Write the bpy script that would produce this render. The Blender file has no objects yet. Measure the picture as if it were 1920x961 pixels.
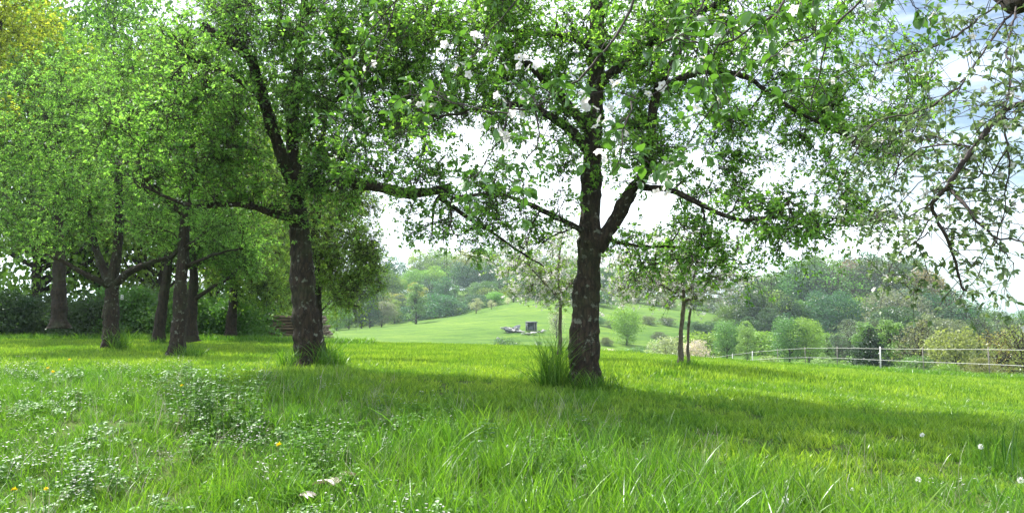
import bpy, math, random
import numpy as np
from mathutils import kdtree, Vector, Matrix
S = bpy.context.scene
COL = S.collection
rnd = random.Random(7)
R = np.random.default_rng(7)

# ------------------------------------------------------------------ camera
EYE = 1.4
FPX = 1423.0
PITCH = math.atan(124.5 / FPX)
cam = bpy.data.objects.new('camera', bpy.data.cameras.new('camera'))
COL.objects.link(cam)
cam.location = (0, 0, EYE)
cam.rotation_euler = (math.pi / 2 + PITCH, 0, 0)
cam.data.sensor_width = 36
cam.data.lens = 36 * FPX / 1920
cam.data.clip_start = 0.05
cam.data.clip_end = 12000
S.camera = cam

# ------------------------------------------------------------------ sky and sun
SUN_EL, SUN_AZ = math.radians(56), math.radians(-48)      # azimuth from +Y towards +X
W = bpy.data.worlds.new('World'); S.world = W; W.use_nodes = True
nt = W.node_tree; N = nt.nodes; L = nt.links; N.clear()
out = N.new('ShaderNodeOutputWorld'); bg = N.new('ShaderNodeBackground')
sky = N.new('ShaderNodeTexSky'); sky.sky_type = 'NISHITA'; sky.sun_disc = False
sky.sun_elevation = SUN_EL; sky.sun_rotation = SUN_AZ
sky.air_density = 1.0; sky.dust_density = 1.2; sky.ozone_density = 1.5
tc = N.new('ShaderNodeTexCoord'); mp = N.new('ShaderNodeMapping'); mp.inputs['Scale'].default_value = (1, 1, 4.5)
mp.inputs['Rotation'].default_value = (0.12, 0.1, 0.5)
no = N.new('ShaderNodeTexNoise'); no.inputs['Scale'].default_value = 1.7; no.inputs['Detail'].default_value = 7; no.inputs['Roughness'].default_value = .55
cr = N.new('ShaderNodeValToRGB'); cr.color_ramp.elements[0].position = .36; cr.color_ramp.elements[1].position = .56
mx = N.new('ShaderNodeMix'); mx.data_type = 'RGBA'
mx.inputs[7].default_value = (13, 14, 15, 1)
L.new(tc.outputs['Generated'], mp.inputs[0]); L.new(mp.outputs[0], no.inputs[0])
dt = N.new('ShaderNodeVectorMath'); dt.operation = 'DOT_PRODUCT'; dt.inputs[1].default_value = (.80, .60, -.25); L.new(tc.outputs['Generated'], dt.inputs[0])
mr_ = N.new('ShaderNodeMapRange'); mr_.inputs[1].default_value = .62; mr_.inputs[2].default_value = .98; mr_.inputs[3].default_value = .03; mr_.inputs[4].default_value = -.20; L.new(dt.outputs['Value'], mr_.inputs[0])
ad_ = N.new('ShaderNodeMath'); L.new(no.outputs[0], ad_.inputs[0]); L.new(mr_.outputs[0], ad_.inputs[1]); L.new(ad_.outputs[0], cr.inputs[0])
L.new(cr.outputs[0], mx.inputs[0]); L.new(sky.outputs[0], mx.inputs[6]); L.new(mx.outputs[2], bg.inputs[0])
bg.inputs[1].default_value = 0.08
L.new(bg.outputs[0], out.inputs[0])
sun = bpy.data.objects.new('sun', bpy.data.lights.new('sun', 'SUN')); COL.objects.link(sun)
sun.data.energy = 5.0; sun.data.angle = math.radians(.5); sun.data.color = (1, .95, .86)
sdir = Vector((math.sin(SUN_AZ) * math.cos(SUN_EL), math.cos(SUN_AZ) * math.cos(SUN_EL), math.sin(SUN_EL)))
sun.rotation_euler = sdir.to_track_quat('Z', 'Y').to_euler()
sun.location = (0, 0, 30)
S.view_settings.view_transform = 'Standard'; S.view_settings.look = 'None'
S.view_settings.exposure = 1.2; S.view_settings.gamma = 1
S.cycles.max_bounces = 12; S.cycles.diffuse_bounces = 6; S.cycles.transmission_bounces = 8; S.cycles.transparent_max_bounces = 4
S.cycles.volume_bounces = 1
S.cycles.use_denoising = True
try: S.cycles.denoiser = 'OPENIMAGEDENOISE'; S.cycles.denoising_prefilter = 'ACCURATE'
except Exception: pass

# ------------------------------------------------------------------ from a sighting (direction in the survey photo, depth) to a point
cp, sp = math.cos(PITCH), math.sin(PITCH)
def P(px, py, Y):
    cx, cy = (px - 960) / FPX, (480.5 - py) / FPX
    t = Y / (cp - cy * sp)
    return np.array([cx * t, Y, EYE + t * (cy * cp + sp)])

# ------------------------------------------------------------------ terrain height: thin plate spline through surveyed points
CTRL = [(0,961,5.6),(500,961,5.6),(960,961,5.6),(1500,961,5.6),(1920,961,5.6),
 (0,808,8),(500,810,8),(960,815,8),(1500,825,8),(1920,838,8),
 (1100,724,11.5),(575,686,13),(0,706,13),(1500,735,13),(1920,765,13),
 (1280,684,17),(900,688,17),(335,668,21),(210,654,22),(0,655,22),(1000,670,22),(1500,698,22),(1920,728,20),(1920,715,25.2),
 (1855,712,27),(1647,697,35),(1300,676,30),(1000,651,35),(700,645,35),(433,640,32),(0,638,32),(540,641,38),
 (1380,690,57),(1900,712,50),(0,630,60),(300,632,60),(640,650,60),(1000,664,60),
 (0,625,100),(640,668,100),(1000,690,100),(1400,715,100),(1920,735,100),
 (0,625,150),(640,650,150),(900,656,150),(1175,672,150),(1500,684,150),(1920,712,150),
 (640,630,200),(780,632,200),(940,637,200),(1060,620,215),(1175,643,210),(1400,660,200),(1600,665,200),(1920,690,200),(0,620,200),
 (640,612,300),(780,600,300),(880,586,300),(960,571,300),(1060,562,300),(1175,585,300),(1300,590,300),(1400,622,300),(1600,610,300),(1920,650,300),
 (0,590,450),(640,560,450),(800,548,450),(960,540,450),(1200,556,450),(1400,560,450),(1600,556,450),(1740,590,450),(1920,625,450),
 (0,600,800),(640,595,800),(1200,595,800),(1900,613,800),(0,606,3000),(960,606,3000),(1920,606,3000)]
_c = []
for px, py, Y in CTRL:
    q = P(px, py, Y); _c.append((q[0] / Y, math.log(Y), (q[2] - EYE) / Y))
_c = np.array(_c)
def _phi(r2): return 0.5 * r2 * np.log(r2 + 1e-12)
_A = _c[:, :2].copy(); n_ = len(_A)
_K = _phi(((_A[:, None] - _A[None]) ** 2).sum(-1)) + 2e-4 * np.eye(n_)
_Pm = np.hstack([np.ones((n_, 1)), _A])
_sol = np.linalg.solve(np.block([[_K, _Pm], [_Pm.T, np.zeros((3, 3))]]), np.concatenate([_c[:, 2], np.zeros(3)]))
def TZ(x, y):
    x = np.atleast_1d(np.asarray(x, float)); y = np.atleast_1d(np.asarray(y, float))
    Ye = np.clip(y, 5.6, 2900); u = np.clip(x / Ye, -.95, .95)
    q = np.stack([u, np.log(Ye)], -1)
    o = np.empty(len(q))
    for i in range(0, len(q), 20000):
        s = q[i:i + 20000]
        o[i:i + 20000] = _phi(((s[:, None] - _A[None]) ** 2).sum(-1)) @ _sol[:n_] + _sol[n_] + s @ _sol[n_ + 1:]
    # gentle lumps
    b = .012 * np.sin(x * 1.1 + y * .7) * np.sin(y * .9 - x * .3) * np.clip(y / 8, 0, 1)
    return EYE + o * Ye + b
def tz(x, y): return float(TZ(x, y)[0])
def G(px, Y):
    x = (px - 960) / FPX * Y
    return np.array([x, Y, tz(x, Y)])

# ------------------------------------------------------------------ materials
def mat(name):
    m = bpy.data.materials.new(name); m.use_nodes = True
    m.node_tree.nodes.clear()
    return m, m.node_tree.nodes, m.node_tree.links
def ramp(N, stops):
    r = N.new('ShaderNodeValToRGB'); e = r.color_ramp.elements
    e[0].position, e[0].color = stops[0][0], (*stops[0][1], 1)
    e[1].position, e[1].color = stops[-1][0], (*stops[-1][1], 1)
    for p, c in stops[1:-1]:
        k = e.new(p); k.color = (*c, 1)
    return r
def noise(N, L, scale, detail=4, vec=None, rough=.55):
    n = N.new('ShaderNodeTexNoise'); n.inputs['Scale'].default_value = scale; n.inputs['Detail'].default_value = detail
    n.inputs['Roughness'].default_value = rough
    if vec is not None: L.new(vec, n.inputs[0])
    return n
def mixc(N, L, a, b, f, mode='MIX'):
    m = N.new('ShaderNodeMix'); m.data_type = 'RGBA'; m.blend_type = mode
    for s, v in ((m.inputs[0], f), (m.inputs[6], a), (m.inputs[7], b)):
        if hasattr(v, 'default_value') or hasattr(v, 'links'): L.new(v, s)
        else: s.default_value = v if isinstance(v, (int, float)) else (*v, 1)
    return m.outputs[2]
def leaf_mat(name, c0, c1, trans=(1.15, 1.25, .55), tf=.5, gloss=.02, rough=.4, objcol=False, patch=None):
    """c0..c1 over the per-leaf tint; translucent side warmer"""
    m, N, L = mat(name)
    o = N.new('ShaderNodeOutputMaterial')
    at = N.new('ShaderNodeAttribute'); at.attribute_name = 'tint'
    rp = ramp(N, [(0, c0), (1, c1)]); L.new(at.outputs['Fac'], rp.inputs[0]); col = rp.outputs[0]
    if objcol:
        oi = N.new('ShaderNodeObjectInfo'); col = mixc(N, L, col, oi.outputs['Color'], 1.0, 'MULTIPLY')
    if patch:
        ge = N.new('ShaderNodeNewGeometry'); nz = noise(N, L, patch[0], 3, ge.outputs['Position'])
        r2 = ramp(N, [(.35, patch[1]), (.65, patch[2])]); L.new(nz.outputs[0], r2.inputs[0])
        col = mixc(N, L, col, r2.outputs[0], 1.0, 'MULTIPLY')
    d = N.new('ShaderNodeBsdfDiffuse'); L.new(col, d.inputs[0])
    t = N.new('ShaderNodeBsdfTranslucent'); L.new(mixc(N, L, col, trans, 1.0, 'MULTIPLY'), t.inputs[0])
    a = N.new('ShaderNodeMixShader'); a.inputs[0].default_value = tf; L.new(d.outputs[0], a.inputs[1]); L.new(t.outputs[0], a.inputs[2])
    g = N.new('ShaderNodeBsdfGlossy'); g.inputs['Roughness'].default_value = rough; g.inputs[0].default_value = (.9, .95, 1, 1)
    lw = N.new('ShaderNodeLayerWeight'); lw.inputs[0].default_value = .35
    mu = N.new('ShaderNodeMath'); mu.operation = 'MULTIPLY_ADD'; mu.inputs[1].default_value = gloss * 3; mu.inputs[2].default_value = gloss
    L.new(lw.outputs['Fresnel'], mu.inputs[0])
    b = N.new('ShaderNodeMixShader'); L.new(mu.outputs[0], b.inputs[0]); L.new(a.outputs[0], b.inputs[1]); L.new(g.outputs[0], b.inputs[2])
    L.new(b.outputs[0], o.inputs[0])
    return m
def bark_mat(name, c0, c1, lichen=(.15, .16, .125), lamt=.62, sc=1.0, objcol=False):
    m, N, L = mat(name)
    o = N.new('ShaderNodeOutputMaterial'); p = N.new('ShaderNodeBsdfPrincipled'); p.inputs['Roughness'].default_value = .9
    ge = N.new('ShaderNodeTexCoord'); mp = N.new('ShaderNodeMapping'); mp.inputs['Scale'].default_value = (1, 1, .28)
    L.new(ge.outputs['Object'], mp.inputs[0])
    n1 = noise(N, L, 22 * sc, 8, mp.outputs[0], .65); n2 = noise(N, L, 9 * sc, 5, ge.outputs['Object'], .6); n3 = noise(N, L, 1.7 * sc, 3, ge.outputs['Object'])
    vo = N.new('ShaderNodeTexVoronoi'); vo.inputs['Scale'].default_value = 16 * sc; vo.feature = 'DISTANCE_TO_EDGE'
    wv = N.new('ShaderNodeVectorMath'); wv.operation = 'MULTIPLY_ADD'; wv.inputs[1].default_value = (.12, .12, .12)
    L.new(n1.outputs['Color'], wv.inputs[0]); L.new(mp.outputs[0], wv.inputs[2]); L.new(wv.outputs[0], vo.inputs[0])
    r1 = ramp(N, [(.3, c0), (.7, c1)]); L.new(n1.outputs[0], r1.inputs[0])
    vr = ramp(N, [(0, (.35, .35, .35)), (.12, (1, 1, 1))]); L.new(vo.outputs['Distance'], vr.inputs[0])
    c = mixc(N, L, r1.outputs[0], vr.outputs[0], 1.0, 'MULTIPLY')
    r2 = ramp(N, [(lamt, (0, 0, 0)), (lamt + .06, (1, 1, 1))]); L.new(n2.outputs[0], r2.inputs[0])
    c = mixc(N, L, c, lichen, r2.outputs[0])
    r3 = ramp(N, [(.5, (0, 0, 0)), (.75, (.7, .7, .7))]); L.new(n3.outputs[0], r3.inputs[0])
    c = mixc(N, L, c, (.045, .06, .02), r3.outputs[0])
    L.new(c, p.inputs['Base Color'])
    bu = N.new('ShaderNodeBump'); bu.inputs['Strength'].default_value = .9; bu.inputs['Distance'].default_value = .02
    ad = N.new('ShaderNodeMath'); ad.operation = 'ADD'; L.new(vr.outputs[0], ad.inputs[0]); L.new(n1.outputs[0], ad.inputs[1])
    L.new(ad.outputs[0], bu.inputs['Height']); L.new(bu.outputs[0], p.inputs['Normal'])
    L.new(p.outputs[0], o.inputs[0])
    return m
def plain(name, c0, c1, scale=6, rough=.8, stretch=(1, 1, 1), bump=.3):
    m, N, L = mat(name)
    o = N.new('ShaderNodeOutputMaterial'); p = N.new('ShaderNodeBsdfPrincipled'); p.inputs['Roughness'].default_value = rough
    t = N.new('ShaderNodeTexCoord'); mp = N.new('ShaderNodeMapping'); mp.inputs['Scale'].default_value = stretch; L.new(t.outputs['Object'], mp.inputs[0])
    n = noise(N, L, scale, 6, mp.outputs[0], .6); r = ramp(N, [(.3, c0), (.7, c1)]); L.new(n.outputs[0], r.inputs[0])
    L.new(r.outputs[0], p.inputs['Base Color'])
    b = N.new('ShaderNodeBump'); b.inputs['Strength'].default_value = bump; b.inputs['Distance'].default_value = .01; L.new(n.outputs[0], b.inputs['Height']); L.new(b.outputs[0], p.inputs['Normal'])
    L.new(p.outputs[0], o.inputs[0])
    return m

M = {}
M['bark'] = bark_mat('apple_bark', (.012, .0075, .004), (.055, .036, .022), lamt=.59)
M['bark_far'] = bark_mat('far_bark', (.014, .009, .005), (.05, .034, .021), lamt=.7, sc=.7)  # bark of the farther trees: coarser grain, fewer lichen flecks
M['twig'] = plain('twig_bark', (.035, .026, .02), (.09, .07, .055), 30)
M['twig_near'] = plain('grey_twig_bark', (.02, .014, .014), (.06, .044, .04), 40)
M['birch'] = plain('young_bark', (.045, .036, .026), (.13, .11, .08), 14)
M['leaf_apple'] = leaf_mat('apple_leaf', (.07, .19, .025), (.33, .55, .11), trans=(1.1, 1.25, .55), gloss=.02, tf=.66)
M['leaf_left'] = leaf_mat('orchard_leaf', (.07, .19, .03), (.33, .55, .14), trans=(1.1, 1.25, .6), tf=.66, gloss=.022)
M['leaf_bright'] = leaf_mat('young_leaf', (.11, .23, .03), (.33, .48, .08), gloss=.035, tf=.62)
M['leaf_yellow'] = leaf_mat('maple_leaf', (.27, .33, .04), (.5, .54, .09), tf=.62)
M['leaf_near'] = leaf_mat('near_apple_leaf', (.05, .12, .03), (.12, .24, .05), trans=(1.1, 1.3, .5), tf=.45, gloss=.03, rough=.45)
M['leaf_grey'] = leaf_mat('unfolding_apple_leaf', (.08, .15, .05), (.22, .30, .13), trans=(1, 1.05, .7), tf=.45, gloss=.03, rough=.45)
M['leaf_dark'] = leaf_mat('hedge_leaf', (.025, .06, .018), (.06, .12, .035), tf=.4)
M['petal'] = leaf_mat('apple_petal', (.66, .62, .64), (.8, .77, .78), trans=(1, 1, 1), tf=.6, gloss=.02)
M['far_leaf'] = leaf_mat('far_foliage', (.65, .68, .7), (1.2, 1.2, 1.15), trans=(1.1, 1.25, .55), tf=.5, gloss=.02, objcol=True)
M['grass'] = leaf_mat('meadow_grass', (.055, .155, .022), (.29, .43, .068), trans=(1.2, 1.2, .45), tf=.55, gloss=.012, patch=(.9, (.6, .78, .62), (1.2, 1.14, 1.05)))
M['tall_grass'] = leaf_mat('tall_grass', (.045, .125, .016), (.20, .35, .05), trans=(1.1, 1.3, .45), tf=.55, gloss=.012, patch=(.6, (.8, .9, .9), (1.15, 1.05, .9)))
M['weed'] = leaf_mat('weed_leaf', (.05, .14, .02), (.15, .28, .05), trans=(1.1, 1.3, .5), tf=.4, gloss=.024, rough=.38)
M['dandelion'] = leaf_mat('dandelion_petal', (.85, .62, .01), (.9, .72, .02), trans=(1, 1, .5), tf=.3, gloss=.02)
M['fluff'] = leaf_mat('seed_fluff', (.7, .7, .68), (.85, .85, .83), trans=(1, 1, 1), tf=.5, gloss=.02)
M['wood'] = plain('split_log', (.06, .04, .027), (.26, .19, .13), 9, stretch=(.4, 4, 4), bump=.6)
M['wood_end'] = plain('log_end', (.12, .09, .07), (.36, .3, .24), 25)
M['fence_white'] = plain('white_tape', (.5, .51, .5), (.62, .62, .6), 8, .6)
M['fence_dark'] = plain('weathered_post', (.12, .11, .095), (.24, .22, .19), 12)
M['stone'] = plain('rubble', (.18, .18, .18), (.45, .44, .42), 3, bump=.8)
M['tarp'] = plain('dark_cover', (.03, .04, .055), (.06, .075, .09), 2, .6)
M['orange'] = plain('orange_board', (.42, .2, .08), (.6, .32, .14), 2)
M['deadleaf'] = leaf_mat('dead_leaf', (.22, .17, .12), (.42, .36, .29), trans=(1, 1, .8), tf=.25, gloss=.08)

# ------------------------------------------------------------------ mesh building
class Acc:
    def __init__(s): s.v = []; s.f3 = []; s.f4 = []; s.t = []; s.n = 0; s.m3 = []; s.m4 = []
    def add(s, v, f3=None, f4=None, tint=None, mi=0):
        v = np.asarray(v, np.float32).reshape(-1, 3)
        if f3 is not None and len(f3): f3 = np.asarray(f3).reshape(-1, 3); s.f3.append(f3 + s.n); s.m3.append(np.full(len(f3), mi))
        if f4 is not None and len(f4): f4 = np.asarray(f4).reshape(-1, 4); s.f4.append(f4 + s.n); s.m4.append(np.full(len(f4), mi))
        s.v.append(v); s.t.append(np.zeros(len(v)) + (.5 if tint is None else tint)); s.n += len(v)
    def mesh(s, name, mats, smooth=False, origin=None):
        me = bpy.data.meshes.new(name)
        v = np.concatenate(s.v) if s.v else np.zeros((0, 3), np.float32)
        if origin is not None: v = v - np.asarray(origin, np.float32)
        f3 = np.concatenate(s.f3) if s.f3 else np.zeros((0, 3), int)
        f4 = np.concatenate(s.f4) if s.f4 else np.zeros((0, 4), int)
        me.vertices.add(len(v)); me.vertices.foreach_set('co', v.astype(np.float32).ravel())
        nl = f3.size + f4.size; me.loops.add(nl)
        me.loops.foreach_set('vertex_index', np.concatenate([f3.ravel(), f4.ravel()]).astype(np.int32))
        ls = np.concatenate([np.arange(len(f3)) * 3, f3.size + np.arange(len(f4)) * 4]).astype(np.int32)
        me.polygons.add(len(ls)); me.polygons.foreach_set('loop_start', ls)
        mi = np.concatenate(s.m3 + s.m4) if (s.m3 or s.m4) else np.zeros(0)
        me.polygons.foreach_set('material_index', mi.astype(np.int32))
        if smooth: me.polygons.foreach_set('use_smooth', np.ones(len(ls), bool))
        a = me.attributes.new('tint', 'FLOAT', 'POINT'); a.data.foreach_set('value', np.concatenate(s.t).astype(np.float32) if s.t else np.zeros(0, np.float32))
        for m in (mats if isinstance(mats, (list, tuple)) else [mats]): me.materials.append(m)
        me.update(calc_edges=True)
        return me
    def obj(s, name, mats, parent=None, smooth=False, origin=None):
        o = bpy.data.objects.new(name, s.mesh(name, mats, smooth, origin)); COL.objects.link(o)
        if parent is not None: o.parent = parent
        return o
def nrm(a): return a / (np.linalg.norm(a, axis=-1, keepdims=True) + 1e-9)
def tubes(acc, Pt, Rd, k, tint=None, mi=0, cap=False):
    """Pt (B,n,3), Rd (B,n)"""
    Pt = np.asarray(Pt, float); Rd = np.asarray(Rd, float)
    if Pt.ndim == 2: Pt = Pt[None]; Rd = Rd[None]
    B, n, _ = Pt.shape
    T = np.empty_like(Pt); T[:, 1:-1] = Pt[:, 2:] - Pt[:, :-2]; T[:, 0] = Pt[:, 1] - Pt[:, 0]; T[:, -1] = Pt[:, -1] - Pt[:, -2]; T = nrm(T)
    D = nrm(Pt[:, -1] - Pt[:, 0]); ref = np.where(np.abs(D[:, 2:3]) > .8, np.array([[1., .13, 0]]), np.array([[.05, .1, 1.]]))
    U = nrm(np.cross(T, ref[:, None])); V = np.cross(T, U)
    a = np.arange(k) / k * 2 * math.pi
    v = Pt[:, :, None] + Rd[:, :, None, None] * (U[:, :, None] * np.cos(a)[None, None, :, None] + V[:, :, None] * np.sin(a)[None, None, :, None])
    i = np.arange(n - 1)[:, None] * k; j = np.arange(k)[None]; j2 = (j + 1) % k
    q = np.stack([i + j, i + j2, i + k + j2, i + k + j], -1).reshape(-1, 4)
    q = (q[None] + (np.arange(B) * n * k)[:, None, None]).reshape(-1, 4)
    f3 = None
    if cap:
        e = (n - 1) * k + np.arange(k); c = np.stack([np.full(k - 2, e[0]), e[1:-1], e[2:]], -1)
        b = np.arange(k); c2 = np.stack([np.full(k - 2, b[0]), b[2:], b[1:-1]], -1)
        c = np.concatenate([c, c2]); f3 = (c[None] + (np.arange(B) * n * k)[:, None, None]).reshape(-1, 3)
    acc.add(v.reshape(-1, 3), f3, q, tint, mi)
def spline(pts, n):
    """Catmull-Rom resample of (m,d)"""
    p = np.asarray(pts, float); m = len(p)
    if m == 2: t = np.linspace(0, 1, n)[:, None]; return p[0] * (1 - t) + p[1] * t
    q = np.vstack([2 * p[0] - p[1], p, 2 * p[-1] - p[-2]])
    t = np.linspace(0, m - 1 - 1e-6, n); i = t.astype(int); f = (t - i)[:, None]
    a, b, c, d = q[i], q[i + 1], q[i + 2], q[i + 3]
    return .5 * (2 * b + (c - a) * f + (2 * a - 5 * b + 4 * c - d) * f ** 2 + (3 * b - 3 * c + d - a) * f ** 3)
def rdir(n, g=None):
    g = g or R
    return nrm(g.normal(size=(n, 3)))
def leaves(acc, p, d, n, Ln, Wd, tint, fold=.12, mi=0, shape=0):
    """p,d,n (N,3); Ln,Wd (N)"""
    d = nrm(d); s = nrm(np.cross(d, n)); n = np.cross(s, d)
    Ln = np.broadcast_to(Ln, (len(p),))[:, None]; Wd = np.broadcast_to(Wd, (len(p),))[:, None]; N_ = len(p)
    if shape == 0:
        v = np.stack([p, p + d * Ln * .5 + s * Wd * .5 + n * Ln * fold, p + d * Ln - n * Ln * .08, p + d * Ln * .45 - s * Wd * .5 + n * Ln * fold], 1)
        b = np.arange(N_)[:, None] * 4
        f = np.concatenate([b + np.array([[0, 1, 2]]), b + np.array([[0, 2, 3]])])
        acc.add(v.reshape(-1, 3), f, None, np.repeat(tint, 4), mi)
    else:
        v = [p]
        for t, w, c in ((.22, .75, .03), (.5, 1, .04), (.78, .68, -.01)):
            v += [p + d * Ln * t - s * Wd * .5 * w + n * Ln * (fold + c), p + d * Ln * t + n * Ln * c, p + d * Ln * t + s * Wd * .5 * w + n * Ln * (fold + c)]
        v.append(p + d * Ln - n * Ln * .12)
        v = np.stack(v, 1); b = np.arange(N_)[:, None]
        f3 = np.array([[0, 2, 1], [0, 3, 2], [7, 8, 10], [8, 9, 10]]); f4 = np.array([[1, 2, 5, 4], [2, 3, 6, 5], [4, 5, 8, 7], [5, 6, 9, 8]])
        acc.add(v.reshape(-1, 3), (b[:, :, None] * 11 + f3[None]).reshape(-1, 3), (b[:, :, None] * 11 + f4[None]).reshape(-1, 4), np.repeat(tint, 11), mi)
def thing(name, label, cat, loc, group=None, rz=0):
    o = bpy.data.objects.new(name, None); COL.objects.link(o); o.location = loc; o.rotation_euler = (0, 0, rz)
    o.empty_display_size = .3; o['label'] = label; o['category'] = cat
    if group: o['group'] = group
    return o
def tag(o, label, cat, group=None):
    o['label'] = label; o['category'] = cat
    if group: o['group'] = group
    return o

# ------------------------------------------------------------------ ground
def build_ground():
    na, nr = 420, 330
    ang = np.concatenate([np.linspace(-math.pi, -.85, 50, endpoint=False), np.linspace(-.85, .85, na - 100), np.linspace(.85, math.pi, 51)[1:-1]])
    na = len(ang)
    rr = np.concatenate([[0.3], np.geomspace(1.2, 5200, nr)])
    A, Q = np.meshgrid(ang, rr, indexing='ij')
    x = (np.sin(A) * Q).ravel(); y = (np.cos(A) * Q).ravel(); z = TZ(x, y)
    rough = np.clip((np.abs(y) - 70) / 80, 0, 1) * .25
    z = z + rough * (np.sin(x * .13 + 1) * np.sin(y * .11) + .5 * np.sin(x * .31) * np.cos(y * .27)) - .02
    n = len(rr); i, j = np.meshgrid(np.arange(na), np.arange(n - 1), indexing='ij')
    i2 = (i + 1) % na
    q = np.stack([i * n + j, i * n + j + 1, i2 * n + j + 1, i2 * n + j], -1).reshape(-1, 4)[:, ::-1]
    a = Acc(); a.add(np.stack([x, y, z], 1), None, q)
    m, N, L = mat('meadow_ground')
    o = N.new('ShaderNodeOutputMaterial'); p = N.new('ShaderNodeBsdfPrincipled'); p.inputs['Roughness'].default_value = .95
    p.inputs['Specular IOR Level'].default_value = .15
    g = N.new('ShaderNodeNewGeometry'); sx = N.new('ShaderNodeSeparateXYZ'); L.new(g.outputs['Position'], sx.inputs[0])
    n1 = noise(N, L, 9, 6, g.outputs['Position'], .7); r1 = ramp(N, [(.3, (.02, .028, .008)), (.5, (.05, .08, .015)), (.72, (.11, .15, .03))]); L.new(n1.outputs[0], r1.inputs[0])
    mp = N.new('ShaderNodeMapping'); mp.inputs['Scale'].default_value = (.02, .06, .2); mp.inputs['Rotation'].default_value = (0, 0, -.5); L.new(g.outputs['Position'], mp.inputs[0])
    n2 = noise(N, L, 3, 8, mp.outputs[0], .65); r2 = ramp(N, [(.3, (.045, .11, .01)), (.5, (.08, .16, .014)), (.7, (.125, .20, .022))]); L.new(n2.outputs[0], r2.inputs[0])
    n4 = noise(N, L, .9, 8, g.outputs['Position'], .75); r4 = ramp(N, [(.3, (.6, .68, .6)), (.7, (1.25, 1.15, 1.1))]); L.new(n4.outputs[0], r4.inputs[0])
    c2 = mixc(N, L, r2.outputs[0], r4.outputs[0], 1.0, 'MULTIPLY')
    wv = N.new('ShaderNodeTexWave'); wv.bands_direction = 'X'; wv.inputs['Scale'].default_value = .055; wv.inputs['Distortion'].default_value = 5; wv.inputs['Detail'].default_value = 3; wv.inputs['Detail Scale'].default_value = .6
    mw = N.new('ShaderNodeMapping'); mw.inputs['Rotation'].default_value = (0, 0, 1.0); L.new(g.outputs['Position'], mw.inputs[0]); L.new(mw.outputs[0], wv.inputs[0])
    r6 = ramp(N, [(0, (.78, .84, .8)), (.3, (1, 1, 1)), (1, (1.06, 1.03, 1))]); L.new(wv.outputs[0], r6.inputs[0])
    c2 = mixc(N, L, c2, r6.outputs[0], 1.0, 'MULTIPLY')
    n7 = noise(N, L, .028, 5, g.outputs['Position'], .7); r7 = ramp(N, [(.38, (.75, .82, .75)), (.6, (1.1, 1.05, 1))]); L.new(n7.outputs[0], r7.inputs[0])
    c2 = mixc(N, L, c2, r7.outputs[0], 1.0, 'MULTIPLY')
    mr = N.new('ShaderNodeMapRange'); mr.inputs[1].default_value = 40; mr.inputs[2].default_value = 75; L.new(sx.outputs[1], mr.inputs[0])
    c = mixc(N, L, r1.outputs[0], c2, mr.outputs[0])
    L.new(c, p.inputs['Base Color'])
    b = N.new('ShaderNodeBump'); b.inputs['Strength'].default_value = .6; b.inputs['Distance'].default_value = .05; L.new(n1.outputs[0], b.inputs['Height']); L.new(b.outputs[0], p.inputs['Normal'])
    L.new(p.outputs[0], o.inputs[0])
    ob = a.obj('ground', m, smooth=True); ob['kind'] = 'structure'
    ob['label'] = 'green meadow ground falling to the valley and rising to the hillside'
build_ground()

# ------------------------------------------------------------------ trees
class Skel:
    def __init__(s): s.p = []; s.d = []; s.r = []; s.lv = []
    def add(s, pts, rad, lv):
        d = np.gradient(pts, axis=0); s.p += list(pts); s.d += list(nrm(d)); s.r += list(rad); s.lv += [lv] * len(pts)
    def kd(s, mask=None):
        idx = range(len(s.p)) if mask is None else [i for i in range(len(s.p)) if mask(i)]
        k = kdtree.KDTree(len(idx))
        for i in idx: k.insert(s.p[i], i)
        k.balance(); return k
def sample_env(env, n, g, shell=(.35, 1.0)):
    w = np.array([e[5] if len(e) > 5 else 1. for e in env]); w = w / w.sum()
    c = g.choice(len(env), n, p=w); out = np.empty((n, 3))
    for i in range(n):
        e = env[c[i]]; d = g.normal(size=3); d /= np.linalg.norm(d); r = g.uniform(shell[0] ** 2, shell[1] ** 2) ** .5
        out[i] = np.array(e[0]) + d * r * np.array([e[1], e[2], e[3]])
    return out
def E(px, py, Y, wpx, hpx, dep, w=1.):
    """crown lobe: centre sighting, half width and half height as seen, half depth in metres, weight"""
    c = P(px, py, Y); k = Y / FPX
    return (c, wpx * k, dep, hpx * k, 0, w)
def bez(p0, p1, p2, p3, n):
    t = np.linspace(0, 1, n)[:, None]
    return (1 - t) ** 3 * p0 + 3 * (1 - t) ** 2 * t * p1 + 3 * (1 - t) * t * t * p2 + t ** 3 * p3
def wiggle(pts, amp, g):
    n = len(pts); w = np.cumsum(g.normal(size=(n, 3)), 0); w -= np.linspace(0, 1, n)[:, None] * w[-1]
    return pts + w * amp / math.sqrt(n)
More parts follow.
